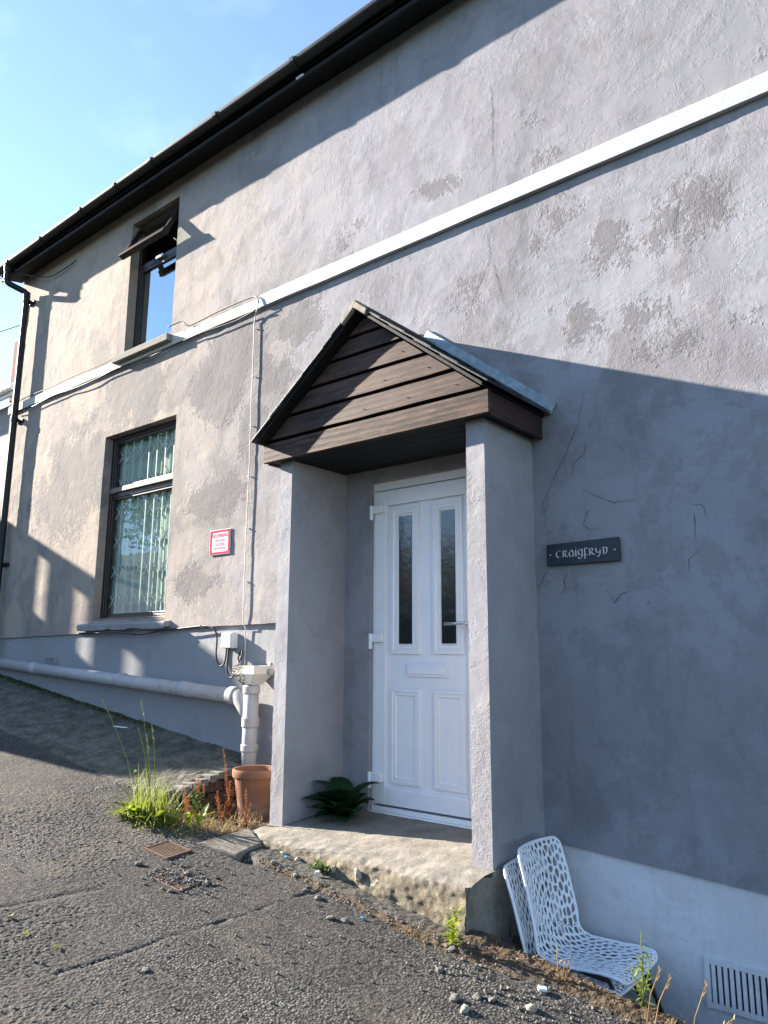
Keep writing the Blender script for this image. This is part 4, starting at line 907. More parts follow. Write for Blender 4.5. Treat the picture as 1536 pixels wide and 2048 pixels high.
npk = empty('parking_sign', (-1.64, -.015, 1.74), 'small red and white no parking sign on the rendered wall', 'sign')
PX0, PX1, PZ0, PZ1 = -1.772, -1.508, 1.735, 1.942
m = MB(); m.box(PX0, PX1, -.0095, -.004, PZ0, PZ1); m.obj('panel', M['sign_white'], npk, bevel=.002)
m = MB(); 
def rrect(x0, x1, z0, z1, r): return [p for cx, cz, a in ((x1 - r, z1 - r, 0), (x0 + r, z1 - r, 90), (x0 + r, z0 + r, 180), (x1 - r, z0 + r, 270)) for p in arcs(cx, cz, r, r, a, a + 90, 5)]
o1 = rrect(PX0 + .006, PX1 - .006, PZ0 + .006, PZ1 - .006, .004); i1 = rrect(PX0 + .026, PX1 - .026, PZ0 + .022, PZ1 - .022, .018)
V = [(x, -.0108, z) for x, z in o1] + [(x, -.0108, z) for x, z in i1]; n = len(o1); m.add(V, [(k, (k + 1) % n, n + (k + 1) % n, n + k) for k in range(n)]); m.obj('red_border', M['sign_red'], npk)
def text(body, cx, cz, width, height, mat, y, parent, name='lettering'):
    cu = bpy.data.curves.new('txt', 'FONT'); cu.body = body; cu.align_x = 'CENTER'; cu.align_y = 'CENTER'; cu.offset = .012
    to = bpy.data.objects.new('txt', cu); COL.objects.link(to); bpy.context.view_layer.update()
    me = bpy.data.meshes.new_from_object(to.evaluated_get(bpy.context.evaluated_depsgraph_get())); bpy.data.objects.remove(to)
    co = np.zeros(len(me.vertices) * 3); me.vertices.foreach_get('co', co); co = co.reshape(-1, 3)
    mn, mx = co.min(0), co.max(0); c = (mn + mx) / 2
    out = np.stack([(co[:, 0] - c[0]) / (mx[0] - mn[0]) * width + cx, np.full(len(co), y), (co[:, 1] - c[1]) / (mx[1] - mn[1]) * height + cz], -1)
    me.vertices.foreach_set('co', out.astype(np.float32).ravel()); me.materials.clear(); me.update(); link(name, me, mat, parent)
pc = (PX0 + PX1) / 2
text('NO PARKING', pc, PZ1 - .049, .198, .030, M['sign_red'], -.0112, npk); text('24 HOUR', pc, PZ1 - .090, .125, .021, M['sign_red_faded'], -.0112, npk)
text('ACCESS', pc, PZ1 - .122, .115, .021, M['sign_red_faded'], -.0112, npk); text('REQUIRED', pc, PZ1 - .154, .150, .021, M['sign_red_faded'], -.0112, npk)
for x in (PX0 + .012, PX1 - .012):
    for z in (PZ0 + .012, PZ1 - .012): m = MB(); m.tube([(x, -.0125, z), (x, -.008, z)], .004, 8); m.obj('screw', M['black_metal'], npk)

# ================================================================== CHAIRS
def clip(poly, nx, ny, c):
    out = []
    for k in range(len(poly)):
        p, q = poly[k], poly[(k + 1) % len(poly)]; a, b_ = nx * p[0] + ny * p[1] - c, nx * q[0] + ny * q[1] - c
        if a <= 0: out.append(p)
        if a * b_ < 0: t = a / (a - b_); out.append((p[0] + (q[0] - p[0]) * t, p[1] + (q[1] - p[1]) * t))
    return out
def shell_mesh():
    Wd, Ln = .42, .86; r = random.Random(11); seeds = []
    tries = 0
    while len(seeds) < 290 and tries < 30000:
        tries += 1; u, v = r.uniform(0, Wd), r.uniform(0, Ln)
        asp = .62 if v > .44 else .8
        if all(math.hypot((u - a) , (v - c) * asp) > .0245 for a, c in seeds): seeds.append((u, v))
    outline = [(x, y) for x, y in rrect(0, Wd, 0, Ln, .045)]
    b = MB()
    for i, (u, v) in enumerate(seeds):
        poly = list(outline)
        for j, (a, c) in enumerate(seeds):
            if i == j or abs(a - u) > .14 or abs(c - v) > .2: continue
            asp = .62 if v > .44 else .8
            nx, ny = a - u, (c - v) * asp * asp; L = math.hypot(nx, ny); mx_, my_ = (a + u) / 2, (c + v) / 2
            poly = clip(poly, nx / L, ny / L, (nx * mx_ + ny * my_) / L)
            if len(poly) < 3: break
        if len(poly) < 3: continue
        # densify, then hole = cell pulled in
        pts = []
        for k in range(len(poly)):
            p, q = poly[k], poly[(k + 1) % len(poly)]; d = math.hypot(q[0] - p[0], q[1] - p[1]); n = max(1, int(d / .014))
            for s_ in range(n): pts.append((p[0] + (q[0] - p[0]) * s_ / n, p[1] + (q[1] - p[1]) * s_ / n))
        cx = sum(p[0] for p in pts) / len(pts); cy = sum(p[1] for p in pts) / len(pts)
        hole = []
        for p in pts:
            d = math.hypot(p[0] - cx, p[1] - cy) or 1e-6; edge = min(p[0], Wd - p[0], p[1], Ln - p[1]) < .002
            k = max(.30, 1 - (.0050 if not edge else .011) / d * 1.0)
            hole.append((cx + (p[0] - cx) * k, cy + (p[1] - cy) * k))
        n = len(hole); hole = [((hole[k - 1][0] + 2 * hole[k][0] + hole[(k + 1) % n][0]) / 4, (hole[k - 1][1] + 2 * hole[k][1] + hole[(k + 1) % n][1]) / 4) for k in range(n)]
        b.add([(x, y, 0) for x, y in pts] + [(x, y, 0) for x, y in hole], [(k, (k + 1) % n, n + (k + 1) % n, n + k) for k in range(n)])
    # bend to the profile: v=0 front lip, v=Ln top of back; local +X forward, +Y left, z up from seat
    pf = [(.0, .415, -.022), (.03, .40, -.006), (.10, .335, .0), (.22, .200, -.010), (.33, .078, -.012), (.38, .028, .004), (.42, -.004, .036), (.46, -.020, .080), (.55, -.040, .170), (.70, -.072, .31), (.86, -.112, .445)]
    vs = [p[0] for p in pf]; vx = [p[1] for p in pf]; vz = [p[2] for p in pf]
    me = b.mesh('shell'); bm = bmesh.new(); bm.from_mesh(me); bmesh.ops.remove_doubles(bm, verts=bm.verts, dist=.0006)
    for vtx in bm.verts:
        u, v = vtx.co.x - Wd / 2, vtx.co.y; s_ = abs(u) / (Wd / 2)
        wid = 1.0 - .05 * max(0, (v - .4) / .46) - .03 * (v < .2)
        x = float(np.interp(v, vs, vx)); z = float(np.interp(v, vs, vz)); back = float(sstep(.34, .5, v))
        x += back * .036 * s_ ** 2; z += (1 - back) * .018 * s_ ** 2
        vtx.co = (x, u * wid, z)
    bmesh.ops.recalc_face_normals(bm, faces=bm.faces); bm.to_mesh(me); bm.free(); return me
shell = shell_mesh(); shell.materials.append(M['white_plastic'])
def chair_rim():
    Wd, Ln = .42, .86; pf = [(.0, .415, -.022), (.03, .40, -.006), (.10, .335, .0), (.22, .200, -.010), (.33, .078, -.012), (.38, .028, .004), (.42, -.004, .036), (.46, -.020, .080), (.55, -.040, .170), (.70, -.072, .31), (.86, -.112, .445)]
    vs = [p[0] for p in pf]; vx = [p[1] for p in pf]; vz = [p[2] for p in pf]; P = []
    ol = rrect(0, Wd, 0, Ln, .045); dense = []
    for k in range(len(ol)):
        p, q = ol[k], ol[(k + 1) % len(ol)]; n = max(1, int(math.hypot(q[0] - p[0], q[1] - p[1]) / .02))
        for s_ in range(n): dense.append((p[0] + (q[0] - p[0]) * s_ / n, p[1] + (q[1] - p[1]) * s_ / n))
    for u0, v in dense:
        u = u0 - Wd / 2; s_ = abs(u) / (Wd / 2); wid = 1.0 - .05 * max(0, (v - .4) / .46) - .03 * (v < .2)
        x = float(np.interp(v, vs, vx)); z = float(np.interp(v, vs, vz)); back = float(sstep(.34, .5, v)); P.append((x + back * .036 * s_ ** 2, u * wid, z + (1 - back) * .018 * s_ ** 2))
    m = MB(); m.tube(P + [P[0]], .0075, 8, caps=False); return m.mesh('rim')
rim_me = chair_rim()
def chair(loc, rot, label):
    c = empty('chair', loc, label, 'chair', 'stacked white chairs', rot)
    o = link('seat_shell', shell, None, c, local=True, smooth=True)
    so = o.modifiers.new('solid', 'SOLIDIFY'); so.thickness = .007; so.offset = 0
    o.modifiers.new('sub', 'SUBSURF').render_levels = 1
    link('rim', rim_me, M['white_plastic'], c, local=True, smooth=True)
    for sx_, sy in ((1, 1), (1, -1), (-1, 1), (-1, -1)):
        m = MB(); top = (.335 if sx_ > 0 else .06, sy * .16, -.022); ft = (.515 if sx_ > 0 else -.05, sy * .20, -.45)
        m.tube([(.18, sy * .13, -.024), top, ((top[0] * .85 + ft[0] * .15), top[1] * .85 + ft[1] * .15, -.07), ft], .0105, 10)
        link('leg', m.mesh('leg'), M['black_metal'], c, local=True, smooth=True)
    return c
chair((1.40, -.30, -.414), (0, 0, math.radians(-1)), 'upper white perforated plastic chair, nested on top of the stack')
chair((1.352, -.325, -.492), (0, math.radians(-3.2), math.radians(2)), 'lower white perforated plastic chair, half hidden against the pillar')

# ================================================================== POT CORNER
pot = empty('flower_pot', (-.70, -.37, -.12), 'terracotta flower pot beside the porch pillar, lime stained', 'pot')
m = MB(); m.lathe([(.0, 0), (.094, 0), (.098, .01), (.132, .265), (.134, .27), (.145, .272), (.149, .28), (.150, .315), (.145, .324), (.134, .322), (.130, .31), (.120, .24), (.0, .235)], (0, 0, 0), 40)
o = link('body', recalc(m.mesh()), M['terracotta'], pot, local=True, smooth=True); o.modifiers.new('es', 'EDGE_SPLIT').split_angle = math.radians(40)
m = MB(); m.lathe([(.0, .262), (.05, .258), (.09, .255), (.122, .25)], (0, 0, 0), 24); link('soil', m.mesh(), M['soil'], pot, local=True)
be = empty('brick_edging', (-1.2, -.38, .0), 'low brick edging beside the flower pot', 'edging')
for k in range(7):
    y0 = -.615 + k * .073; zt = float(wall_foot(-1.2) + (wall_foot(-1.2) - road_h(np.array(-1.2), np.array(-.78))) / .78 * (y0 + .03)) + .008 + random.uniform(-.004, .004)
    m = MB(); m.box(-1.245, -1.135 + random.uniform(-.006, .006), y0, y0 + .066, zt - .05, zt); m.obj('sett', M['sett'], be, bevel=.006)
for r_ in range(2):
    for k in range(3):
        y0 = -.63 + k * .185 + r_ * .06; z1 = .035 + .07 * (k / 3) - r_ * .078 + .01; m = MB(); m.box(-1.24, -1.15, y0, y0 + .176, z1 - .068, z1); m.obj('brick', M['brick'], be, bevel=.006)

# slab and drain covers
m = MB(); P = [(-.40, -1.05), (-.12, -.99), (-.15, -.78), (-.37, -.69)]; V = []
def rh(x, y): return float(road_h(np.array(x), np.array(y)))
m.hexa([(x, y, rh(x, y) - .05) for x, y in P] + [(x, y, rh(x, y) + .012 + .004 * k) for k, (x, y) in enumerate(P)])
sb = m.obj('paving_slab', M['step'], bevel=.012); tag(sb, 'loose worn stone slab beside the left end of the doorstep', 'slab')
a = sb.data.attributes.new('soil', 'FLOAT', 'POINT'); a.data.foreach_set('value', [.35] * 8)
for (x0, x1, y0, y1, lab, dz) in ((-.515, -.32, -1.305, -1.14, 'rusty ribbed drain cover nearer the pot', .004), (-.18, .03, -1.475, -1.345, 'rusty drain cover half buried in grit, nearer the camera', -.001)):
    cxx, cyy = (x0 + x1) / 2, (y0 + y1) / 2; g = empty('drain_cover', (cxx, cyy, rh(cxx, cyy) + dz), lab, 'drain cover', 'drain covers', (0.05, math.atan(.125), math.radians(4)))
    hx_, hy_ = (x1 - x0) / 2, (y1 - y0) / 2; m = MB(); frame_rect(m, -hx_, hx_, -hy_, hy_, -.02, .008, .001)
    m = MB(); m.box(-hx_, hx_, -hy_, hy_, -.02, .0); m.box(-hx_, -hx_ + .01, -hy_, hy_, .0, .012); m.box(hx_ - .01, hx_, -hy_, hy_, .0, .012); m.box(-hx_ + .01, hx_ - .01, -hy_, -hy_ + .01, .0, .0115); m.box(-hx_ + .01, hx_ - .01, hy_ - .01, hy_, .0, .0115)
    link('plate', m.mesh(), M['rust'], g, local=True, bevel=.002)
    for k in range(11):
        x = -hx_ + .018 + k * (2 * hx_ - .036) / 10; m = MB(); m.box(x - .0045, x + .0045, -hy_ + .012, hy_ - .012, .0, .009); link('rib', m.mesh(), M['rust'], g, local=True)

# ================================================================== STONES AND LITTER
def rock(seed, flat=.6):
    bm = bmesh.new(); bmesh.ops.create_icosphere(bm, subdivisions=2, radius=1)
    for v in bm.verts: v.co *= 1 + .45 * noise.noise(v.co * 1.1 + Vector((seed * 3.1, 0, 0))) + .12 * noise.noise(v.co * 3 + Vector((0, seed, 0))); v.co.z *= flat
    me = bpy.data.meshes.new('stone'); bm.to_mesh(me); bm.free(); return me
rocks = [rock(k) for k in range(6)]
for me in rocks: me.materials.append(M['rock'])
rocks_p = [rock(k + 20, .75) for k in range(3)]
for me in rocks_p: me.materials.append(M['rock_pale'])
rs = random.Random(5)
def gh(x, y): return float(ground_h(np.array([x]), np.array([y]))[0][0])
def stone(x, y, s, lab, grp, pale=False):
    o = bpy.data.objects.new('stone', rs.choice(rocks_p if pale else rocks)); COL.objects.link(o); o.location = (x, y, gh(x, y) + s * .28); o.scale = (s, s * rs.uniform(.7, 1), s * rs.uniform(.7, 1)); o.rotation_euler = (rs.uniform(-.3, .3), rs.uniform(-.3, .3), rs.uniform(0, 6.3)); tag(o, lab, 'stone', grp)
L1, L2, L3 = 'small loose stone lying on the open tarmac', 'loose stone among the grit below the white chairs', 'loose stone along the crumbling crack before the doorstep'
for x, y, s in ((-.36, -1.44, .022), (.05, -1.32, .02), (.52, -1.02, .02), (.42, -1.0, .015), (-.02, -1.36, .022), (-.10, -1.33, .018), (.0, -1.5, .013), (.7, -1.12, .022), (.76, -1.09, .018), (.5, -1.95, .015), (-.5, -1.5, .012), (-.7, -1.35, .013)): stone(x, y, s, L1, 'loose stones on the tarmac')
for k in range(9): stone(rs.gauss(1.52, .14), rs.gauss(-1.12, .08), rs.uniform(.010, .024), L2, 'stones below the chairs', rs.random() < .25)
for k in range(8):
    x = rs.uniform(-.05, 1.3); stone(x, -.935 + rs.gauss(0, .014), rs.uniform(.008, .020), L3, 'stones along the crack', rs.random() < .3)
for k, (x, z, s) in enumerate(((.02, -.135, .026), (.14, -.15, .03), (.30, -.17, .022), (.57, -.145, .03), (.40, -.15, .02))):
    o = bpy.data.objects.new('pebble', rocks_p[k % 3]); COL.objects.link(o); o.parent = st; o.location = Vector((x, -.785, z)) - st.location; o.scale = (s, s * .6, s * .85); o.rotation_euler = (k, .4 * k, k * 2)
# fine grit as one mass
gv = []; gf = []
base_me = bmesh.new(); bmesh.ops.create_icosphere(base_me, subdivisions=1, radius=1); bv = np.array([v.co[:] for v in base_me.verts]); bf = [[v.index for v in f.verts] for f in base_me.faces]; base_me.free()
GV = []; GF = []; nb_ = 0
spots = [(rs.uniform(-1.3, 2.0), rs.uniform(-2.6, -.98), rs.uniform(.003, .0075)) for k in range(500)] + [(rs.gauss(1.5, .3), rs.gauss(-1.0, .10), rs.uniform(.003, .009)) for k in range(160)] + [(rs.uniform(-.1, 1.3), -.935 + rs.gauss(0, .025), rs.uniform(.003, .007)) for k in range(150)] + [(rs.gauss(-.08, .09), rs.gauss(-1.38, .06), rs.uniform(.003, .010)) for k in range(200)]
hx2 = ground_h(np.array([s[0] for s in spots]), np.array([s[1] for s in spots]))
for (x, y, s), z, ct in zip(spots, hx2[0], hx2[3]):
    if ct > .1: continue
    a = rs.uniform(0, 6.3); R2 = np.array([[math.cos(a), -math.sin(a), 0], [math.sin(a), math.cos(a), 0], [0, 0, 1]])
    P = (bv * (1 + .3 * rng.standard_normal((len(bv), 1)) * .6) * [s, s * .75, s * .7]) @ R2.T + [x, y, z + s * .5 + .002]; GV.append(P); GF += [[i + nb_ for i in f] for f in bf]; nb_ += len(bv)
me = bpy.data.meshes.new('grit'); me.from_pydata(np.concatenate(GV).tolist(), [], GF); tag(link('grit', me, M['rock']), 'fine loose grit scattered over the tarmac', 'grit', kind='stuff')
def bit(name, x, y, dims, rz, mat, lab, cat):
    m = MB(); m.box(-dims[0], dims[0], -dims[1], dims[1], -dims[2], dims[2]); o = m.obj(name, mat, bevel=min(dims) * .4); o.location = (x, y, gh(x, y) + dims[2] + .006); o.rotation_euler = (.1, .12, rz); tag(o, lab, cat)
bit('white_stick', -2.63, -.18, (.06, .006, .004), .9, M['upvc'], 'white plastic stick lying on the concrete apron by the wall', 'stick')
bit('paper_scrap', .36, -.86, (.012, .012, .010), .4, M['sign_white'], 'white scrap of plastic before the doorstep weed', 'litter')
M['blue_bit'] = simple('blue_plastic', (.05, .30, .42), .5, .1)
bit('blue_scrap', .10, -.83, (.010, .008, .004), 1.0, M['blue_bit'], 'tiny blue scrap of plastic at the foot of the step', 'litter')
bit('blue_scrap', .80, -1.02, (.008, .007, .003), .2, M['blue_bit'], 'tiny blue scrap of plastic out on the tarmac', 'litter')
bit('glass_scrap', 1.66, -.93, (.018, .013, .006), .7, M['grey_box'], 'clear scrap of plastic on the soil below the chairs', 'litter')
for k, (x, y) in enumerate(((-.226, -2.145), (-.05, -2.16), (.13, -2.12))):
    m = MB(); m.add([(-.02, 0, 0), (-.004, -.010, .006), (.02, .0, .010), (.002, .012, .004)], [(0, 1, 2, 3)]); m.add([(-.006, 0, .002), (.0, -.018, .008), (.008, 0, .004), (.002, .02, .01)], [(0, 1, 2, 3)])
    o = m.obj('fallen_leaf', M['leaf_bright']); o.location = (x, y, gh(x, y) + .008); o.rotation_euler = (.2, .1, k * 2.0); tag(o, ('leftmost yellow leaf fallen on the tarmac', 'middle one of three yellow leaves on the tarmac', 'yellow leaf on the tarmac nearest the drain covers')[k], 'leaf', 'fallen leaves')

# ================================================================== PLANTS
def blade(m, base, dirv, L, w, bend, n=6):
    """tapered arching blade"""
    d = Vector(dirv).normalized(); up = Vector((0, 0, 1)); side = d.cross(up); side = side.normalized() if side.length > 1e-3 else Vector((1, 0, 0))
    p = Vector(base); V = []; ang0 = math.asin(max(-1, min(1, d.z))); hd = Vector((d.x, d.y, 0)); hd = hd.normalized() if hd.length > 1e-4 else Vector((1, 0, 0))
    for k in range(n + 1):
        t = k / n; ww = w * (1 - t) ** .7 * (.6 + .4 * min(1, t * 4)); V += [p - side * ww, p + side * ww]
        a = ang0 - bend * t; p = p + (hd * math.cos(a) + up * math.sin(a)) * (L / n)
    m.add(V, [(2 * k, 2 * k + 1, 2 * k + 3, 2 * k + 2) for k in range(n)]); return p
def leaf(m, base, az, el, L, w, bend, cup=.25, n=8, wave=0.0):
    hd = Vector((math.cos(az), math.sin(az), 0)); side = Vector((-math.sin(az), math.cos(az), 0)); up = Vector((0, 0, 1)); p = Vector(base); V = []
    for k in range(n + 1):
        t = k / n; ww = w * (math.sin(math.pi * min(1, t * .97 + .03)) ** .75) * (1 - .15 * t) * (1 + wave * math.sin(t * 26)); a = el - bend * t; nrm = -hd * math.sin(a) + up * math.cos(a)
        V += [p - side * ww + nrm * ww * cup, p, p + side * ww + nrm * ww * cup]; p = p + (hd * math.cos(a) + up * math.sin(a)) * (L / n)
    m.add(V, [(3 * k + q, 3 * k + 1 + q, 3 * k + 4 + q, 3 * k + 3 + q) for k in range(n) for q in (0, 1)]); return p
rp = random.Random(21)
def seedhead(m, p, d, L, r):
    for k in range(int(L / .006)):
        t = k * .006; q = Vector(p) + Vector(d) * t; a = k * 2.4
        blade(m, q, (math.cos(a) * .5 + d[0], math.sin(a) * .5 + d[1], .8), .016, r, .2, 2)
# tall grass tuft
gt = empty('grass_tuft', (-.93, -1.0, -.05), 'tall pale green grass tuft growing from the tarmac edge left of the pot', 'grass')
m = MB()
for k in range(230):
    x, y = rp.gauss(-.90, .085), rp.gauss(-1.0, .06); az = rp.uniform(0, 6.3); e = rp.uniform(.95, 1.5); h = rp.uniform(.10, .36); blade(m, (x, y, gh(x, y) - .01), (math.cos(az) * math.cos(e), math.sin(az) * math.cos(e), math.sin(e)), h, .0028, rp.uniform(.1, .9), 6)
for k in range(260):
    x, y = rp.gauss(-.86, .14), rp.gauss(-1.0, .06); az = rp.uniform(0, 6.3); blade(m, (x, y, gh(x, y) - .01), (math.cos(az), math.sin(az), rp.uniform(.6, 1.6)), rp.uniform(.08, .2), .003, rp.uniform(.5, 1.3), 5)
m.obj('blades', M['grass'], gt)
m = MB()
for k in range(90):
    x, y = rp.gauss(-.80, .16), rp.gauss(-.98, .07); az = rp.uniform(0, 6.3); blade(m, (x, y, gh(x, y) - .01), (math.cos(az), math.sin(az), rp.uniform(.3, 1.8)), rp.uniform(.06, .2), .0022, rp.uniform(.5, 1.6), 5)
m.obj('dead_blades', M['dry'], gt)
m = MB()
for (bx_, tx, tz) in ((-.98, -1.50, .63), (-.92, -1.05, .64), (-.90, -1.06, .47), (-.88, -.92, .50), (-.93, -.97, .44)):
    b0 = Vector((bx_, -1.0, -.05)); t0 = Vector((tx, -1.03, tz)); mid = (b0 + t0) / 2 + Vector((.03, 0, .06)); P = [b0.lerp(mid, t / 6).lerp(mid.lerp(t0, t / 6), t / 6) for t in range(7)]; m.tube(P, [.0022] * 4 + [.0016] * 3, 5)
    dd = (P[-1] - P[-2]).normalized(); seedhead(m, P[-1] - dd * .10, dd, .11, .0022)
m.obj('seed_stems', M['grass'], gt)
# dandelion like broad leaves, flower heads
dl = empty('dandelion', (-1.0, -1.06, -.03), 'yellow green broad leaved weed at the foot of the tall grass', 'weed'); m = MB()
for k in range(60):
    az = rp.uniform(2.2, 6.9); leaf(m, (rp.gauss(-.98, .09), rp.gauss(-1.05, .04), -.025), az, rp.uniform(.5, 1.1), rp.uniform(.10, .18), rp.uniform(.016, .03), rp.uniform(.7, 1.6), .2, 8, .12)
m.obj('leaves', M['leaf_bright'], dl, smooth=True)
m = MB(); hs = [((-1.02, -1.05, -.02), (-1.45, -1.06, .08)), ((-1.0, -1.03, -.02), (-1.07, -1.03, .22)), ((-.98, -1.04, -.02), (-1.17, -1.1, .15))]
for b0, t0 in hs: m.tube([b0, tuple((Vector(b0) + Vector(t0)) / 2 + Vector((0, 0, .03))), t0], .0022, 5)
m.obj('stalks', M['leaf_mid'], dl)
m = MB()
for b0, t0 in hs:
    for k in range(60):
        a, e = rp.uniform(0, 6.3), rp.uniform(-.5, 1.5); blade(m, t0, (math.cos(a) * math.cos(e), math.sin(a) * math.cos(e), math.sin(e)), .014, .0018, .1, 2)
m.obj('seed_heads', M['sign_white'], dl)
dk = empty('dock_weed', (-.62, -1.0, -.06), 'green toothed weed between the tall grass and the pot', 'weed'); m = MB()
for az, L, w_, el in ((4.6, .16, .024, 1.3), (4.2, .12, .02, .9), (.3, .19, .014, .75), (.1, .17, .012, .55), (5.4, .12, .018, 1.2), (1.8, .15, .02, 1.2), (2.9, .12, .016, .9)): leaf(m, (-.60 + rp.gauss(0, .02), -.93 + rp.gauss(0, .02), -.05), az, el, L, w_, .6, .3, 12, .22)
m.obj('leaves', M['leaf_bright'], dk, smooth=True)
# dry brown growth filling the corner
dw = M['dry']; m = MB()
for k in range(480):
    x, y = rp.uniform(-1.12, -.45), rp.uniform(-.98, -.42); az = rp.uniform(0, 6.3); blade(m, (x, y, gh(x, y) - .005), (math.cos(az), math.sin(az), rp.uniform(.4, 2.2)), rp.uniform(.04, .16), .0022, rp.uniform(.2, 1.2), 4)
tag(m.obj('dry_grass', M['dry']), 'dry straw coloured grass filling the pit by the pot', 'grass', kind='stuff')
def sprig(m, base, top, n, leafL, leafW, spread=1.0, bushy=1.0):
    b0, t0 = Vector(base), Vector(top); m.tube([b0, b0.lerp(t0, .5) + Vector((rp.uniform(-.01, .01), 0, 0)), t0], [.003, .0024, .0012], 5)
    for k in range(n):
        t = .12 + .88 * k / n; p = b0.lerp(t0, t); az = k * 2.4 + rp.uniform(-.4, .4); leaf(m, p, az, rp.uniform(.1, .9), leafL * (1.15 - .5 * t) * rp.uniform(.7, 1.2), leafW * rp.uniform(.7, 1.1), .5, .2, 4)
def weed(name, x, y, z, tops, n, lL, lW, mat, label):
    e = empty(name, (x, y, z), label, 'weed')
    for tp in tops: m = MB(); sprig(m, (x + rp.gauss(0, .008), y + rp.gauss(0, .006), z), tp, n, lL, lW); m.obj('stem', mat, e, smooth=True)
    return e
weed('red_weed', -.86, -.45, -.11, [(-.94, -.45, .32), (-.90, -.46, .22), (-.83, -.43, .18), (-.80, -.5, .12)], 46, .022, .006, M['rusty'], 'rust red seeding weed standing left of the pot')
weed('red_weed', -.52, -.60, -.10, [(-.50, -.62, .13), (-.47, -.60, .05), (-.53, -.62, .02)], 40, .018, .005, M['rusty'], 'rust red weed in front of the pot against the pillar')
weed('red_weed', -.72, -.62, -.10, [(-.76, -.64, .06), (-.68, -.62, .03), (-.80, -.60, .08), (-.62, -.60, .02)], 34, .02, .006, M['rusty'], 'low rusty weed sprawling before the pot')
weed('red_weed', -.94, -.72, -.08, [(-.98, -.72, .10), (-.90, -.74, .06), (-1.02, -.7, .05)], 34, .02, .006, M['rusty'], 'low rusty weed under the brick edging')
weed('red_weed', -1.06, -.52, -.06, [(-1.10, -.52, .12), (-1.02, -.54, .09), (-1.07, -.58, .14)], 34, .022, .007, M['rusty'], 'rust coloured weed growing against the brick edging')
weed('green_weed', -.98, -.60, -.08, [(-1.02, -.62, .10), (-.95, -.60, .06), (-1.0, -.66, .04)], 22, .035, .009, M['leaf_mid'], 'small green weed before the brick edging')
weed('willow_weed', 1.225, -.915, -.31, [(1.262, -.915, -.125), (1.235, -.93, -.16), (1.21, -.90, -.19)], 22, .055, .008, M['leaf_bright'], 'bright green upright weed on the tarmac edge before the step corner')
weed('step_weed', .34, -.80, -.175, [(.30, -.83, -.10), (.37, -.84, -.11), (.33, -.85, -.13), (.40, -.82, -.13), (.28, -.84, -.14)], 16, .03, .010, M['leaf_mid'], 'little round green weed at the foot of the doorstep')
weed('spiky_weed', 1.99, -.76, -.37, [(2.0, -.76, -.10), (1.985, -.75, -.19), (2.04, -.78, -.17), (1.96, -.78, -.23)], 16, .05, .005, M['grass'], 'thin reddish tipped weed in front of the white chairs')
weed('spiky_weed', 1.68, -.80, -.35, [(1.66, -.80, -.22), (1.72, -.80, -.24), (1.70, -.82, -.27)], 7, .03, .003, M['dry'], 'wispy dry weed below the chair seat')
for (x, y, tx, tz, lab) in ((2.03, -.83, 2.09, -.20, 'leftmost dry grass seed head at the lower right edge'), (2.06, -.84, 2.13, -.215, 'second dry grass seed head from the chairs'), (2.20, -.88, 2.27, -.19, 'tall bent dry grass head before the grille'), (2.22, -.9, 2.36, -.265, 'fat pale grass head lowest at the right edge'), (2.18, -.92, 2.33, -.285, 'pale grass head leaning over at the bottom right corner')):
    e = empty('dry_grass_plant', (x, y, gh(x, y)), lab, 'grass', 'dry grass heads'); m = MB(); b0 = Vector((x, y, gh(x, y) - .01)); t0 = Vector((tx, y, tz)); m.tube([b0, b0.lerp(t0, .5) + Vector((-.008, 0, .01)), t0], .0016, 5)
    dd = (t0 - b0).normalized(); m.obj('stalk', M['dry'], e); m = MB(); seedhead(m, t0 - dd * .05, dd, .06, .0045); m.obj('seed_head', M['dry'], e)
# short growth on the crumbling edge, along cracks and wall foot
m = MB()
for k in range(900):
    if k < 480: x = rp.uniform(1.25, 2.5); y = EDGE_Y - abs(rp.gauss(0, .07)) - .02; h = rp.uniform(.01, .045)
    elif k < 640: x = rp.uniform(-.15, 1.3); y = -.935 + rp.gauss(0, .012); h = rp.uniform(.008, .03)
    else: x = rp.gauss(1.08, .09); y = rp.gauss(-.95, .03); h = rp.uniform(.01, .04)
    az = rp.uniform(0, 6.3); blade(m, (x, y, gh(x, y) - .003), (math.cos(az), math.sin(az), rp.uniform(.1, 1.5)), h, .0015, rp.uniform(.2, 1.2), 3)
tag(m.obj('dead_grass', M['dry']), 'short dead grass along the cracks and crumbling edge', 'grass', kind='stuff')
m = MB()
for k in range(800):
    x = rp.uniform(-5.4, -2.3); x = x if rp.random() < .6 else rp.gauss(-4.7, .3); y = -abs(rp.gauss(0, .035)); az = rp.uniform(0, 6.3); leaf(m, (x, y + .0, gh(x, y) - .002), az, rp.uniform(.2, 1.2), rp.uniform(.012, .04), rp.uniform(.004, .010), .8, .2, 3)
tag(m.obj('moss_growth', M['leaf_mid']), 'low moss and seedlings along the foot of the wall', 'moss', kind='stuff')
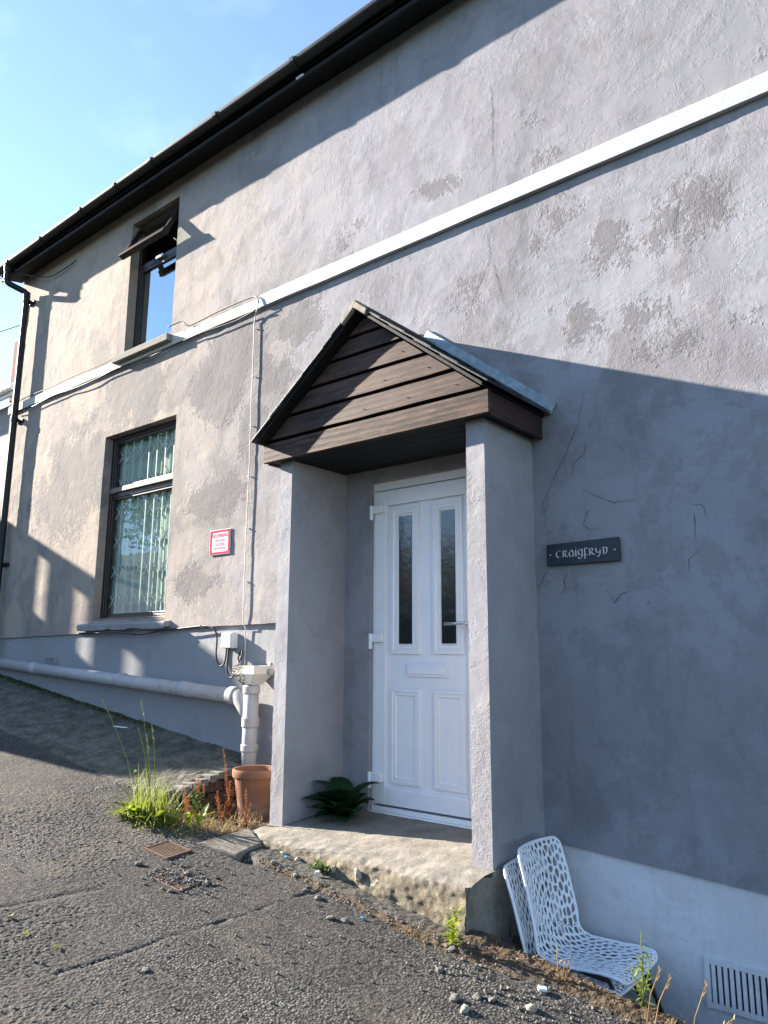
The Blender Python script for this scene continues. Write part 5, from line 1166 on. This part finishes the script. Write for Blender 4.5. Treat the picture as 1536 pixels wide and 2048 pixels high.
# hosta in the porch corner
ho = empty('leafy_plant', (-.06, -.19, -.04), 'dark green broad leaved plant in the shade of the porch corner', 'plant')
lv = [(3.6, 1.35, .26, .05), (4.9, 1.4, .25, .048), (2.6, 1.4, .27, .05), (5.6, 1.3, .25, .05), (1.0, 1.45, .26, .045), (3.9, .75, .24, .052), (4.3, .95, .22, .05), (4.75, .7, .22, .048), (5.2, .85, .23, .05), (5.7, .6, .24, .05), (3.4, .8, .24, .055), (2.9, 1.0, .2, .05), (6.1, .9, .2, .045), (.4, 1.0, .18, .045), (1.3, 1.2, .17, .04), (2.2, 1.2, .18, .045), (4.0, 1.2, .2, .045), (5.0, 1.25, .19, .042), (4.55, .35, .18, .045), (3.65, .4, .22, .05), (5.45, .3, .2, .045), (5.9, 1.2, .17, .04)]
for az, el, L, w_ in lv:
    m = MB(); leaf(m, (-.06 + .02 * math.cos(az), -.19 + .02 * math.sin(az), -.045), az, min(1.5, el * 1.12), L * 1.22, w_ * 1.6, el + .25, .25, 10); o = m.obj('leaf', M['leaf_dark'], ho, smooth=True)

# ================================================================== NEIGHBOURS AND SURROUNDINGS
nb = empty('neighbour_house', (-13.3, 4.5, 1.4), 'neighbouring slate roofed house glimpsed beyond the corner', 'house')
m = MB(); m.box(-16, -10.4, 2.2, 7, 0, 5.6); m.obj('wall', M['plinth'], nb)
m = MB(); m.hexa([(-16.2, 1.95, 5.75), (-10.2, 1.95, 5.75), (-10.2, 4.6, 7.9), (-16.2, 4.6, 7.9), (-16.2, 1.95, 5.83), (-10.2, 1.95, 5.83), (-10.2, 4.6, 7.98), (-16.2, 4.6, 7.98)]); m.hexa([(-16.2, 4.6, 7.9), (-10.2, 4.6, 7.9), (-10.2, 7.3, 5.75), (-16.2, 7.3, 5.75), (-16.2, 4.6, 7.98), (-10.2, 4.6, 7.98), (-10.2, 7.3, 5.83), (-16.2, 7.3, 5.83)])
m.obj('roof', M['slate'], nb)
m = MB(); m.box(-16.2, -10.2, 1.92, 1.97, 5.58, 5.76); m.tube([(-16.2, 1.87, 5.70), (-10.2, 1.87, 5.70)], .055, 10); m.obj('gutter', M['upvc'], nb)
ch_ = None
for r_ in range(22):
    m = MB(); zc = 7.3 + r_ * .075; m.box(-15.95, -15.35, 4.25, 4.85, zc, zc + .068); m.obj('chimney_course', M['chimney_brick'], nb)
m = MB(); m.box(-15.93, -15.37, 4.27, 4.83, 6.2, 8.95); m.obj('chimney', M['mortar'], nb)
m = MB(); m.box(-15.2, -14.2, 2.17, 2.22, 3.4, 4.8); m.box(-12.6, -11.6, 2.17, 2.22, 3.4, 4.8); m.obj('window', M['upvc'], nb)

# unseen board screen, added and cut to throw the long shadow on the wall
ob = empty('outbuilding', (-10.2, -2.0, .9), 'tarred timber outbuilding up the lane', 'shed')
OXF = -9.0
def top_at(y): return float(np.interp(-y, [.3, .95, 1.79, 1.90, 2.255, 2.50, 2.56], [3.80, 3.90, 4.03, 3.80, 3.30, 3.17, 3.05]))
gaps = {1.07: (3.16, 3.78), 1.27: (3.12, 3.72), 1.475: (3.18, 3.52)}
y = -.30; k = 0
while y > -2.52:
    w_ = .10; y1 = max(y - w_, -2.56)
    hit = [g for g in gaps if y1 - .0 < -g + .001 and -g < y]
    if hit:
        g = hit[0]; z0, z1 = gaps[g]; hw_ = .026
        parts = [(y, -g + hw_, .6, None), (-g - hw_, y1, .6, None)]
        m = MB()
        for ya, yb, zb, _ in parts:
            if ya - yb > .001: m.hexa([(OXF, yb, .6), (OXF + .03, yb, .6), (OXF + .03, ya, .6), (OXF, ya, .6), (OXF, yb, top_at(yb)), (OXF + .03, yb, top_at(yb)), (OXF + .03, ya, top_at(ya)), (OXF, ya, top_at(ya))])
        m.box(OXF + .001, OXF + .029, -g - hw_, -g + hw_, .6, z0); m.hexa([(OXF + .001, -g - hw_, z1), (OXF + .029, -g - hw_, z1), (OXF + .029, -g + hw_, z1), (OXF + .001, -g + hw_, z1), (OXF + .001, -g - hw_, top_at(-g)), (OXF + .029, -g - hw_, top_at(-g)), (OXF + .029, -g + hw_, top_at(-g)), (OXF + .001, -g + hw_, top_at(-g))])
    else:
        m = MB(); m.hexa([(OXF, y1, .6), (OXF + .03, y1, .6), (OXF + .03, y, .6), (OXF, y, .6), (OXF, y1, top_at(y1)), (OXF + .03, y1, top_at(y1)), (OXF + .03, y, top_at(y)), (OXF, y, top_at(y))])
    m.obj('board', M['boards'], ob); y = y1
m = MB(); m.box(-9.0, -8.97, -.30, .35, .6, 3.0); m.obj('side_boards', M['boards'], ob)

def tree(x, y, h, r, lab, n=2600):
    t = empty('tree', (x, y, float(road_h(np.array(x), np.array(y)))), lab, 'tree', 'trees across the lane'); z0 = t.location.z; rt = random.Random(int(x * 31))
    m = MB(); m.tube([(x, y, z0 - .2), (x + .1, y, z0 + h * .3), (x, y + .1, z0 + h * .6), (x, y, z0 + h * .9)], [.22, .17, .10, .03], 8)
    for k in range(7): a = rt.uniform(0, 6.3); zz = z0 + h * rt.uniform(.3, .7); m.tube([(x, y, zz), (x + math.cos(a) * r * .4, y + math.sin(a) * r * .4, zz + .5), (x + math.cos(a) * r * .75, y + math.sin(a) * r * .75, zz + 1.1)], [.07, .05, .02], 6)
    m.obj('trunk', M['bark'], t)
    cl = [(rt.gauss(0, r * .45), rt.gauss(0, r * .45), h * (.58 + rt.gauss(0, .17))) for k in range(26)]; V = []; F = []
    for k in range(n):
        c = rt.choice(cl); p = Vector((x + c[0] + rt.gauss(0, r * .2), y + c[1] + rt.gauss(0, r * .2), z0 + c[2] + rt.gauss(0, r * .18))); a = Vector((rt.gauss(0, 1), rt.gauss(0, 1), rt.gauss(0, 1))).normalized() * rt.uniform(.08, .16); b_ = a.orthogonal().normalized() * a.length * .6; i = len(V); V += [p - a, p + b_, p + a, p - b_]; F.append((i, i + 1, i + 2, i + 3))
    m = MB(); m.v = [tuple(v) for v in V]; m.f = F; m.obj('crown', M['tree_leaf'], t)
tree(-27, -14, 9.5, 3.0, 'big leafy tree farthest up the lane'); tree(-22, -13, 8, 2.6, 'leafy tree second from the lane top'); tree(-17, -12, 7, 2.4, 'leafy tree across the lane nearer the house'); tree(-32, -17, 11, 3.5, 'tall tree behind the others up the lane')
# overhead wires to the neighbour
for (a, c, lab) in (((-5.9, .4, 5.95), (-30, -6, 9.5), 'overhead wire leaving the eaves corner'), ((-5.75, .3, 5.15), (-30, -4.5, 7.4), 'lower overhead wire reaching the house corner')):
    A, B = Vector(a), Vector(c); cable('overhead_wire', [A.lerp(B, t / 8) - Vector((0, 0, .9 * math.sin(math.pi * t / 8))) for t in range(9)], .007, M['cable_black'], lab, 'wire')
